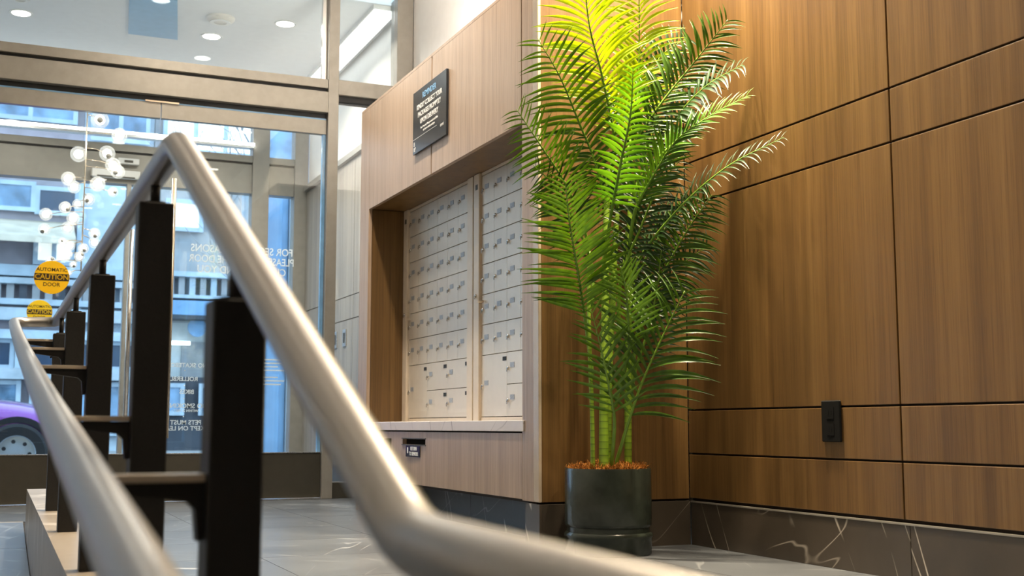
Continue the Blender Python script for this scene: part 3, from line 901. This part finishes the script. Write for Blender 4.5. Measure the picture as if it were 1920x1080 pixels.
CAMP = Vector((0, 0, EYE))
def frond(pts, n, length, mat, nrm=None, single=True, petiole=0.22, a0=38, a1=62, var=(0, 1, 2), roll=0.0, stem_from=None, wid=1.0):
    pts = [Vector(p) for p in pts]
    c = catmull(pts, 10)
    full = c
    if stem_from is not None:
        full = catmull([Vector(stem_from)]+pts, 10)
    rad = [0.0065*(1-i/(len(full)-1))+0.0012 for i in range(len(full))]
    fo_ = tube('frond', full, rad, M['stalk'], palm, 7)
    # arc length
    ds = [0.0]
    for i in range(1, len(c)): ds.append(ds[-1]+(c[i]-c[i-1]).length)
    tot = ds[-1]
    def at(s):
        for i in range(1, len(c)):
            if ds[i] >= s or i == len(c)-1:
                k = (s-ds[i-1])/max(1e-6, ds[i]-ds[i-1])
                return c[i-1].lerp(c[i], k), (c[i]-c[i-1]).normalized()
    rn = random.Random(int(pts[0].x*1000)+int(pts[-1].z*1777))
    joined_v, joined_f = [], []
    for k in range(n):
        u = petiole*0.0+0.06+0.94*(k+0.5)/n
        p, t = at(tot*u)
        nn = (nrm if nrm is not None else (CAMP-p).normalized()+Vector((0, 0, 0.35))).normalized()
        nn = (nn-t*nn.dot(t)).normalized()
        sd = t.cross(nn)
        ll = length*(0.62+0.38*math.sin(math.pi*min(1, u*0.9+0.18)))*(1 if u < 0.8 else 1-(u-0.8)*1.5)
        for s in (1, -1):
            an = math.radians(a0+(a1-a0)*u+rn.uniform(-5, 5))
            X = (sd*s*math.cos(an)+t*math.sin(an)+nn*rn.uniform(-0.10, 0.12)).normalized()
            nz = (nn+sd*rn.uniform(-0.25, 0.25)+Vector((0, 0, 0.25))+sd*s*roll).normalized()
            Z = (nz-X*nz.dot(X)).normalized()
            Y = Z.cross(X)
            L = ll*rn.uniform(0.88, 1.08)
            vi = rn.choice(var)
            dr_, be = ((0.05, 0.26), (0.16, 0.36), (0.12, 0.46), (0.0, 0.16))[vi]
            V, Fc = leaflet_data(s, dr_, be)
            # keep the blade clear of the two walls: turn it away until it fits
            for it in range(14):
                Mx = Matrix((X*L, Y*L*wid, Z*L)).transposed()
                W_ = [p+Mx @ Vector(v) for v in V]
                ox = max(w.x for w in W_)-(XR-0.018)
                oy = max([w.y for w in W_ if w.x > XF-0.02] or [0])-(YS-0.016)
                if ox <= 0 and oy <= 0: break
                X = (X-Vector((max(ox, 0)/L*1.2+(0.03 if ox > 0 else 0), max(oy, 0)/L*1.2+(0.03 if oy > 0 else 0), 0))).normalized()
                Z = (nz-X*nz.dot(X)).normalized(); Y = Z.cross(X)
                if it > 6: L *= 0.93
            if single:
                o = put('leaflet', leaflet_mesh(s, vi, mat), p, None, fo_)
                m4 = Mx.to_4x4()
                loc, rot, sca = m4.decompose()
                o.rotation_mode = 'QUATERNION'; o.rotation_quaternion = rot; o.scale = sca
            else:
                b0 = len(joined_v)
                joined_v += [p+Mx @ Vector(v) for v in V]
                joined_f += [tuple(b0+q for q in f) for f in Fc]
    if not single:
        ctr = c[len(c)//2]
        me = bpy.data.meshes.new('leaflets')
        me.from_pydata([v-ctr for v in joined_v], [], joined_f)
        for p_ in me.polygons: p_.use_smooth = True
        o = put('leaflets', me, ctr, mat, fo_)
        o['kind'] = 'stuff'
    return fo_

M['leaf_mid'] = leaf_mat('half_lit_palm_leaf', srgb(68, 120, 18), srgb(96, 146, 26), trans=0.35)  # leaf green painted lighter where front fronds catch the light
LF, L_LIT, LO, LY = M['leaf'], M['leaf_lit'], M['leaf_shade'], M['leaf_mid']
up_ = Vector((0, 0, 1))
# base-to-tip world points of every frond
frond([(2.089, 3.84, 1.507), (2.017, 3.80, 1.736), (1.934, 3.74, 1.908), (1.869, 3.66, 2.139)], 30, 0.215, L_LIT, stem_from=(2.07, 3.85, 1.36), a0=42, a1=52, var=(1, 2))
frond([(2.196, 3.90, 1.453), (2.225, 3.90, 1.732), (2.224, 3.88, 1.959), (2.19, 3.82, 2.208)], 32, 0.20, L_LIT, nrm=Vector((-0.75, -0.5, 0.2)), stem_from=(2.15, 3.87, 1.40), a0=35, a1=48, var=(1, 2), single=False)
frond([(2.045, 3.86, 1.360), (1.937, 3.82, 1.542), (1.827, 3.76, 1.693), (1.711, 3.70, 1.803)], 22, 0.19, LF, stem_from=(2.06, 3.85, 1.20), a0=28, a1=50, single=False)
frond([(1.956, 3.82, 1.139), (1.831, 3.72, 1.287), (1.687, 3.62, 1.395), (1.559, 3.54, 1.492)], 28, 0.155, LF, stem_from=(1.98, 3.83, 1.0), a0=28, a1=50, single=False)
frond([(1.943, 3.80, 0.818), (1.842, 3.66, 0.987), (1.743, 3.52, 1.126), (1.679, 3.42, 1.237)], 30, 0.20, LF, stem_from=(1.97, 3.80, 0.62), a0=44, a1=60, var=(1, 2))
frond([(2.019, 3.74, 1.209), (1.992, 3.62, 1.358), (1.978, 3.52, 1.513), (1.946, 3.44, 1.651)], 25, 0.105, LY, stem_from=(2.02, 3.82, 0.98), a0=30, a1=50, wid=1.7, var=(0, 3), single=False)
frond([(2.133, 3.84, 1.435), (2.233, 3.76, 1.629), (2.345, 3.68, 1.795), (2.425, 3.58, 1.932)], 30, 0.175, LF, stem_from=(2.10, 3.85, 1.25), a0=38, a1=50, var=(0, 3))
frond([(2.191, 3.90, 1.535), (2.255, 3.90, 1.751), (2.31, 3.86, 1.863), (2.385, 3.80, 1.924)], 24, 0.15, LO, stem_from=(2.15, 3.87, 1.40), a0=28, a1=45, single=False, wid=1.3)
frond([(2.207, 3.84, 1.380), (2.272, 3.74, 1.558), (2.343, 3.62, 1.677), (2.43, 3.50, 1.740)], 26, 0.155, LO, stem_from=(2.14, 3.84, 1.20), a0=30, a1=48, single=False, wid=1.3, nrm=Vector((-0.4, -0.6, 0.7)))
frond([(2.137, 3.66, 1.359), (2.223, 3.58, 1.476), (2.307, 3.50, 1.549), (2.392, 3.42, 1.600)], 24, 0.105, LY, stem_from=(2.13, 3.80, 1.14), a0=48, a1=66, single=False, nrm=Vector((-0.1, -0.7, 0.7)), var=(3, 0))
frond([(2.103, 3.72, 1.212), (2.129, 3.64, 1.325), (2.171, 3.56, 1.438), (2.229, 3.50, 1.503)], 20, 0.14, LF, stem_from=(2.12, 3.81, 1.03), a0=50, a1=68, single=False, var=(3, 0))
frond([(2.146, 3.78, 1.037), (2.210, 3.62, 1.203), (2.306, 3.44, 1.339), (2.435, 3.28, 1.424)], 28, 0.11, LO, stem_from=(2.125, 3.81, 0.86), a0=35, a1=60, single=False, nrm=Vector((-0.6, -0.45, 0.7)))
frond([(2.177, 3.82, 0.837), (2.234, 3.74, 1.008), (2.276, 3.64, 1.153), (2.315, 3.54, 1.264)], 28, 0.165, LF, stem_from=(2.13, 3.81, 0.60), a0=28, a1=50, single=False)
frond([(2.063, 3.72, 0.449), (2.082, 3.64, 0.605), (2.135, 3.58, 0.770), (2.184, 3.52, 0.914)], 17, 0.24, LF, stem_from=(2.05, 3.79, 0.30), a0=38, a1=58, var=(1, 2), wid=0.9)
frond([(2.002, 3.70, 0.467), (1.939, 3.62, 0.584), (1.876, 3.56, 0.716), (1.810, 3.50, 0.833)], 14, 0.165, LF, stem_from=(2.03, 3.78, 0.30), a0=40, a1=58, var=(3, 3, 0))
frond([(2.060, 3.70, 0.710), (2.017, 3.62, 0.806), (1.965, 3.54, 0.897), (1.913, 3.48, 0.978)], 15, 0.16, LF, stem_from=(2.06, 3.80, 0.52), a0=45, a1=62, var=(3, 0))
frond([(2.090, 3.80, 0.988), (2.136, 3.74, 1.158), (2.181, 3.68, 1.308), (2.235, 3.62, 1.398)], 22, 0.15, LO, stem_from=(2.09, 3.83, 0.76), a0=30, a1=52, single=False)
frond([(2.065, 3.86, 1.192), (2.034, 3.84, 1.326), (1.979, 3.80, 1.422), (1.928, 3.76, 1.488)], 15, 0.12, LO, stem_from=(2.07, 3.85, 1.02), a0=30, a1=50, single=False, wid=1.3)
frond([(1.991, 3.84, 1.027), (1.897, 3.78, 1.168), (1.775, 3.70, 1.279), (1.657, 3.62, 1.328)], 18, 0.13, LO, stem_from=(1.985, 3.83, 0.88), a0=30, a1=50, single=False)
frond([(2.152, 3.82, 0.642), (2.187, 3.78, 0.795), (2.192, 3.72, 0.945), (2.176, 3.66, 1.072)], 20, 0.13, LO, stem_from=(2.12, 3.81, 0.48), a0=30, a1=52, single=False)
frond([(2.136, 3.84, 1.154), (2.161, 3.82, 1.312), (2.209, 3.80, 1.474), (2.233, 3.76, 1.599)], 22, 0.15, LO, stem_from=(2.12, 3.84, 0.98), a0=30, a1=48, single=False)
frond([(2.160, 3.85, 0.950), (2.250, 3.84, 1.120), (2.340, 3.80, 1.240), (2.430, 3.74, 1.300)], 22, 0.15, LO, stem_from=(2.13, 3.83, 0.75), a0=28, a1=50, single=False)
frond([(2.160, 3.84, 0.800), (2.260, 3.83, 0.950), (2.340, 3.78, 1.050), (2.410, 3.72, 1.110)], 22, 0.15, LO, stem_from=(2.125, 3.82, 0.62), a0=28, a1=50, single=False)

# ------------------------------------------------------------------ bubble chandelier in the vestibule
ch = thing('bubble_chandelier', (0.605, 9.6, ZCV), 'cascading chandelier of glowing glass globes behind the left door', 'chandelier')
lathe('canopy', [(0.0, 0.0), (0.075, 0.0), (0.075, -0.02), (0.0, -0.025)], (0.605, 9.6, ZCV), M['bronze'], ch, 28)
tube('rod', [(0.605, 9.6, ZCV-0.02), (0.605, 9.6, 1.62)], 0.006, M['brass'], ch, 10)
GG = [(0.698, 9.608, 2.813, 0.0623), (0.833, 9.445, 2.666, 0.0528), (0.555, 9.653, 2.538, 0.0556), (0.762, 9.608, 2.553, 0.0556), (0.808, 9.601, 2.462, 0.0534), (0.842, 9.566, 2.407, 0.0489), (0.482, 9.516, 2.314, 0.0478), (0.536, 9.68, 2.283, 0.0445), (0.697, 9.554, 2.297, 0.0528), (0.81, 9.541, 2.241, 0.0356), (0.644, 9.681, 2.195, 0.0445), (0.563, 9.644, 2.145, 0.0356), (0.467, 9.488, 2.087, 0.0413), (0.34, 9.639, 2.05, 0.044), (0.528, 9.508, 2.009, 0.0434), (0.505, 9.746, 1.974, 0.0445), (0.338, 9.773, 1.955, 0.0422), (0.694, 9.631, 1.923, 0.0401), (0.707, 9.771, 1.873, 0.0405), (0.458, 9.467, 1.823, 0.0278), (0.521, 9.635, 1.818, 0.0352), (0.495, 9.461, 1.728, 0.0344), (0.615, 9.604, 1.799, 0.0373), (0.582, 9.473, 1.718, 0.0347), (0.383, 9.486, 1.672, 0.0344), (0.552, 9.672, 1.681, 0.0285), (0.515, 9.524, 1.596, 0.0218)]
GLB = emit('lit_globe', (1.0, 0.93, 0.82, 1), 3.2)
def shell():
    t = NT('globe_shell')
    tr = t.n.new('ShaderNodeBsdfTransparent'); tl = t.n.new('ShaderNodeBsdfTranslucent'); gl = t.n.new('ShaderNodeBsdfGlossy')
    tl.inputs['Color'].default_value = (1.0, 0.95, 0.88, 1); gl.inputs['Roughness'].default_value = 0.1
    m1 = t.n.new('ShaderNodeMixShader'); m1.inputs[0].default_value = 0.28
    m2 = t.n.new('ShaderNodeMixShader'); m2.inputs[0].default_value = 0.10
    t.link(tr.outputs[0], m1.inputs[1]); t.link(tl.outputs[0], m1.inputs[2])
    t.link(m1.outputs[0], m2.inputs[1]); t.link(gl.outputs[0], m2.inputs[2]); t.link(m2.outputs[0], t.out.inputs['Surface'])
    return t.m
GSH = shell()
rnd = random.Random(9)
for x, y, z, r in GG:
    r *= 1.10
    bx_, by_, bz_ = 0.605, 9.6, max(1.63, min(z+0.03, 3.1))
    tube('branch', [(bx_, by_, bz_), ((x+bx_)/2, (y+by_)/2, (z+bz_)/2+0.01), (x, y, z)], 0.0035, M['brass'], ch, 6)
    prof = [(r*math.sin(math.pi*i/12), -r*math.cos(math.pi*i/12)) for i in range(13)]
    gl = lathe('globe', prof, (x, y, z), GSH, ch, 20)
    prof2 = [(r*0.58*math.sin(math.pi*i/10), -r*0.58*math.cos(math.pi*i/10)) for i in range(11)]
    lathe('bulb', prof2, (x, y, z), GLB, gl, 16)
    dv = Vector((rnd.uniform(-0.7, 0.7), -1, rnd.uniform(-0.7, 0.5))).normalized()
    if rnd.random() < 0.4:
        c0 = Vector((x, y, z))+dv*r*0.78
        tube('socket', [c0, c0+dv*r*0.26], r*0.32, M['bronze'], gl, 12)

# ------------------------------------------------------------------ street
ext = lambda n, c, r_=0.8, v=0.08: plain(n, srgb(*c), r_, var=v, scale=3)
E = {'pave': ext('pavement', (150, 150, 150)), 'road': ext('asphalt', (96, 98, 102)), 'pale': ext('pale_render', (170, 180, 188)), 'grey': ext('grey_render', (150, 150, 152)),
     'beige': ext('beige_render', (200, 186, 166)), 'mauve': ext('mauve_render', (150, 142, 148)), 'dark': ext('dark_front', (62, 66, 74)), 'blue': ext('blue_paint', (120, 156, 190)),
     'white': ext('white_front', (205, 208, 206)), 'frame': ext('window_frame', (168, 182, 194)), 'brick': ext('painted_brick', (176, 188, 198)), 'navy': ext('navy_glass', (44, 62, 84), 0.15)}
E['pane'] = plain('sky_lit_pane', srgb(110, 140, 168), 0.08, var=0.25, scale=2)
E['cream'] = emit('lit_room', (1.0, 0.86, 0.66, 1), 0.9)
E['tube'] = emit('fluorescent', (0.9, 0.97, 1.0, 1), 4.0)
struct(box('floor_pavement', (-14, YO+0.101, -0.25), (22, 12.6, -0.05), E['pave']))
struct(box('floor_road', (-14, 12.6, -0.35), (22, 21.5, -0.17), E['road']))
struct(box('floor_far_pavement', (-14, 21.5, -0.35), (22, 26.0, -0.05), E['pave']))

YB_ = 26.0
def bwin(parent, x0, x1, z0, z1, y, pane, nx=1, nz=1, fw_=0.09):
    w = box('window', (x0, y-0.10, z0), (x1, y-0.0005, z1), E['navy'], parent)
    sx_, sz_ = (x1-x0)/nx, (z1-z0)/nz
    for i in range(nx+1):
        xx = x0+i*sx_
        box('frame_bar', (xx-fw_/2, y-0.16, z0-fw_/2), (xx+fw_/2, y-0.1005, z1+fw_/2), E['frame'], w)
    for j in range(nz+1):
        zz = z0+j*sz_
        box('frame_bar', (x0, y-0.158, zz-fw_/2), (x1, y-0.1005, zz+fw_/2), E['frame'], w)
    for i in range(nx):
        for j in range(nz):
            box('pane', (x0+i*sx_+fw_/2, y-0.125, z0+j*sz_+fw_/2), (x0+(i+1)*sx_-fw_/2, y-0.101, z0+(j+1)*sz_-fw_/2), pane, w)
    return w

b1 = thing('building', (0.0, YB_, -0.05), 'blue-grey shop building across the street behind the left door', 'building')
def bb_(name, x0, x1, z0, z1, mat, y0=YB_, y1=YB_+0.6, parent=b1): return box(name, (x0, y0, z0), (x1, y1, z1), mat, parent)
bb_('wall', -9.0, 1.6, -0.05, 9.5, E['mauve'])
bb_('wall', 1.6, 3.0, -0.05, 9.5, E['brick'], YB_-0.05)
bb_('pilaster', 1.52, 1.66, 0.0, 5.7, E['frame'], YB_-0.2, YB_-0.051)
bwin(b1, -1.9, 0.66, 4.82, 5.35, YB_, E['pane'], 2)
bwin(b1, 0.74, 1.50, 4.78, 5.28, YB_, E['navy'], 1)
bwin(b1, -1.2, 1.4, 6.7, 8.4, YB_, E['pane'], 3)
bwin(b1, 1.75, 2.85, 6.4, 8.2, YB_-0.05, E['pane'], 2)
# sloped awning
bm = bmesh.new()
pr_ = [(YB_-0.001, 4.62), (YB_-1.1, 4.15), (YB_-1.1, 4.02), (YB_-0.001, 4.45)]
a_ = [bm.verts.new((-4.0, y, z)) for y, z in pr_]; b_ = [bm.verts.new((1.45, y, z)) for y, z in pr_]
bm.faces.new(a_); bm.faces.new(b_[::-1])
for q in range(4): bm.faces.new((a_[q], b_[q], b_[(q+1) % 4], a_[(q+1) % 4]))
bmesh.ops.recalc_face_normals(bm, faces=bm.faces)
from_bm('awning', bm, E['beige'], b1)
bwin(b1, 0.75, 1.45, 3.75, 4.2, YB_, E['cream'], 2)
for z0, z1, m in ((3.44, 3.66, 'frame'), (3.28, 3.40, 'pale'), (2.86, 2.98, 'frame'), (2.55, 2.80, 'pale'), (2.18, 2.36, 'frame')):
    bb_('cornice', -6.0, 3.0, z0, z1, E[m], YB_-0.35, YB_-0.0505)
for i in range(22):
    bb_('slat', -2.4+i*0.24, -2.26+i*0.24, 2.981, 3.279, E['grey' if i % 3 else 'dark'], YB_-0.25, YB_-0.19)
bwin(b1, -1.5, 0.4, 1.62, 2.15, YB_, E['navy'], 2)
bwin(b1, 0.5, 2.9, 1.62, 2.15, YB_-0.05, E['navy'], 3)
bb_('fascia_board', -6.0, 3.0, 1.38, 1.60, E['pale'], YB_-0.35, YB_-0.0505)
bwin(b1, -0.6, 0.55, 0.5, 1.32, YB_, E['pane'], 2)
bwin(b1, 0.8, 2.7, 0.3, 1.3, YB_-0.05, E['pane'], 3)

b2 = thing('building', (5.0, YB_, -0.05), 'white shopfront with lit window across the street behind the right door', 'building')
def b2_(name, x0, x1, z0, z1, mat, y0=YB_-0.1, y1=YB_+0.6): return box(name, (x0, y0, z0), (x1, y1, z1), mat, b2)
b2_('wall', 3.01, 14.0, 2.66, 9.5, E['grey'])
b2_('wall', 3.01, 14.0, -0.05, 1.48, E['dark'])
b2_('wall', 3.01, 14.0, 1.4801, 2.6599, E['white'], YB_+0.35)
b2_('wall', 4.75, 14.0, 1.4801, 2.6599, E['grey'])
bwin(b2, 3.3, 4.0, 4.6, 5.2, YB_-0.1, E['cream'], 1)
bwin(b2, 3.2, 5.1, 6.3, 7.6, YB_-0.1, E['cream'], 3)
bwin(b2, 5.3, 6.8, 4.5, 7.6, YB_-0.1, E['pane'], 2)
b2_('back_door', 3.75, 4.30, 1.49, 2.25, E['grey'], YB_+0.28, YB_+0.349)
b2_('light_tube', 3.35, 3.9, 2.17, 2.25, E['tube'], YB_+0.1, YB_+0.16)
b2_('awning_beam', 3.05, 9.0, 2.75, 3.05, E['blue'], YB_-0.6, YB_-0.101)
b2_('ledge', 3.05, 9.0, 2.66, 2.745, E['dark'], YB_-0.62, YB_-0.101)
b2_('ledge', 3.05, 9.0, 3.10, 3.17, E['frame'], YB_-0.6, YB_-0.101)
for i in range(22):
    b2_('slat', 3.1+i*0.22, 3.22+i*0.22, 3.171, 3.55, E['frame' if i % 2 else 'grey'], YB_-0.5, YB_-0.42)
b2_('ledge', 3.05, 9.0, 3.551, 3.66, E['frame'], YB_-0.6, YB_-0.101)
lathe('round_sign', [(0, 0), (0.20, 0), (0.20, 0.05), (0, 0.05)], (3.98, YB_-0.3, 2.52), E['blue'], b2, 24, 'Y', False)
bwin(b2, 3.25, 3.72, 0.72, 1.30, YB_-0.1, E['pane'], 1)
bwin(b2, 4.1, 4.5, 0.72, 1.30, YB_-0.1, E['pane'], 1)

# blue panelled entrance next to the storefront
pd = thing('panelled_door', (2.62, 11.4, -0.05), 'tall pale blue panelled door standing open beyond the outer glass', 'door')
box('leaf', (2.22, 11.40, -0.05), (2.60, 11.45, 2.75), E['blue'], pd, 0.004)
for z0, z1 in ((0.15, 0.95), (1.05, 1.8), (1.9, 2.65)):
    box('raised_panel', (2.28, 11.385, z0), (2.54, 11.3995, z1), E['blue'], pd, 0.008)
box('jamb', (2.16, 11.36, -0.05), (2.215, 11.48, 3.0), E['frame'], pd)
box('jamb', (2.605, 11.36, -0.05), (2.68, 11.48, 3.0), E['frame'], pd)
box('top_light', (2.22, 11.41, 2.76), (2.60, 11.44, 3.0), E['pane'], pd)

# bare street tree
tr = thing('street_tree', (3.05, 13.6, -0.05), 'bare pale-branched street tree beyond the right door', 'tree')
BARK = plain('pale_bark', srgb(150, 150, 150), 0.9, var=0.2, scale=20)
tube('trunk', [(3.05, 13.6, -0.05), (3.04, 13.6, 1.2), (3.08, 13.62, 2.4), (3.02, 13.6, 3.4)], [0.08, 0.07, 0.06, 0.045], BARK, tr, 12)
rnd = random.Random(11)
bm = bmesh.new()
def grow(p, d, L, r_, lev):
    pts = [p]; q = p.copy(); dd = d.copy()
    for i in range(4):
        dd = (dd+Vector((rnd.uniform(-.25, .25), rnd.uniform(-.25, .25), rnd.uniform(-.05, .18)))).normalized()
        q = q+dd*L/4; pts.append(q.copy())
    bm_tube(bm, pts, [r_*(1-0.14*i) for i in range(5)], 5)
    if lev > 0:
        for i in range(5):
            k = rnd.randint(1, 4)
            nd = (dd+Vector((rnd.uniform(-1, 1), rnd.uniform(-1, 1), rnd.uniform(-.2, .7)))).normalized()
            grow(pts[k], nd, L*0.62, r_*0.5, lev-1)
for i in range(9):
    z = 1.5+i*0.22
    a = i*2.4
    grow(Vector((3.05, 13.6, z)), Vector((math.cos(a), math.sin(a), 0.6)).normalized(), 1.1, 0.022, 2)
from_bm('branches', bm, BARK, tr)

# purple car parked at the kerb, nose to the right
CY = 14.0
car = thing('car', (-1.0, CY+0.85, -0.17), 'purple car parked at the kerb behind the left door', 'car')
PAINT = NT('purple_paint').set(Base_Color=srgb(128, 60, 150), Roughness=0.18, Metallic=0.35, Coat_Weight=0.6)
TYRE = plain('tyre_rubber', srgb(24, 25, 28), 0.8)
def station(x, w, zlo, zbelt, ztop):
    # half-section of the body from sill to hood/roof (y measured from the centre)
    return [(x, w*0.93, zlo), (x, w, zlo+0.18), (x, w*1.0, (zlo+zbelt)/2), (x, w*0.97, zbelt-0.06), (x, w*0.90, zbelt), (x, w*0.62, ztop), (x, 0.0, ztop+0.015)]
sts = [(-3.05, 0.70, 0.28, 0.80, 0.90), (-2.95, 0.80, 0.20, 0.88, 0.98), (-2.4, 0.85, 0.16, 0.92, 1.02), (-1.4, 0.86, 0.15, 0.90, 0.98), (-0.4, 0.86, 0.15, 0.86, 0.94),
       (0.1, 0.86, 0.15, 0.82, 0.90), (0.5, 0.85, 0.16, 0.76, 0.84), (0.85, 0.80, 0.18, 0.66, 0.74), (1.02, 0.70, 0.24, 0.54, 0.60)]
bm = bmesh.new()
yc_ = CY+0.85
prev = None
for s_ in sts:
    h = station(*s_)
    ring = [bm.verts.new((x, yc_-y, z-0.17)) for x, y, z in h] + [bm.verts.new((x, yc_+y, z-0.17)) for x, y, z in h[-2::-1]]
    if prev:
        for q in range(len(ring)-1): bm.faces.new((prev[q], prev[q+1], ring[q+1], ring[q]))
        bm.faces.new((prev[-1], prev[0], ring[0], ring[-1]))
    else: bm.faces.new(ring)
    prev = ring
bm.faces.new(prev[::-1])
bmesh.ops.recalc_face_normals(bm, faces=bm.faces)
bmesh.ops.subdivide_edges(bm, edges=bm.edges[:], cuts=1, use_grid_fill=True, smooth=0.6)
from_bm('body', bm, PAINT, car, True)
bm = bmesh.new()
lo_ = [(-2.7, 0.74), (-0.35, 0.74)]; hi_ = [(-2.2, 0.56), (-1.05, 0.56)]
vb = [bm.verts.new((x, yc_+s*w, 0.76)) for x, w in lo_ for s in (-1, 1)]
vt = [bm.verts.new((x, yc_+s*w, 1.26)) for x, w in hi_ for s in (-1, 1)]
for f in ((0, 2, 3, 1),): bm.faces.new([vb[k] for k in f])
bm.faces.new([vt[k] for k in (0, 1, 3, 2)])
for i, j in ((0, 1), (1, 3), (3, 2), (2, 0)): bm.faces.new((vb[i], vb[j], vt[j], vt[i]))
bmesh.ops.recalc_face_normals(bm, faces=bm.faces)
from_bm('greenhouse', bm, E['navy'], car)
box('roof', (-2.2, yc_-0.57, 1.261), (-1.05, yc_+0.57, 1.29), PAINT, car, 0.012)
RIM = brushed('alloy_rim', (0.75, 0.78, 0.82, 1), 0.3)
for wx in (0.30, -2.25):
    for sd_, yw in ((-1, CY-0.03), (1, CY+1.73)):
        wl = lathe('wheel', [(0.20, -0.10), (0.29, -0.10), (0.325, -0.07), (0.325, 0.07), (0.29, 0.10), (0.20, 0.10), (0.20, -0.10)], (wx, yw, 0.155), TYRE, car, 40, 'Y')
        lathe('rim', [(0.0, -0.05), (0.06, -0.075), (0.19, -0.06), (0.205, -0.095), (0.212, -0.095), (0.212, 0.05), (0.0, 0.05)], (wx, yw, 0.155), RIM, wl, 36, 'Y')
        for k in range(7):
            a = 2*math.pi*k/7
            cxx, czz = wx+0.135*math.cos(a), 0.155+0.135*math.sin(a)
            lathe('rim_hole', [(0, -0.072), (0.022, -0.072), (0.022, -0.05), (0, -0.05)], (cxx, yw, czz), TYRE, wl, 10, 'Y', False)
    lathe('wheel_arch', [(0.335, -0.02), (0.40, -0.02), (0.40, 0.0), (0.335, 0.0), (0.335, -0.02)], (wx, CY+0.0, 0.155), TYRE, car, 40, 'Y', False)
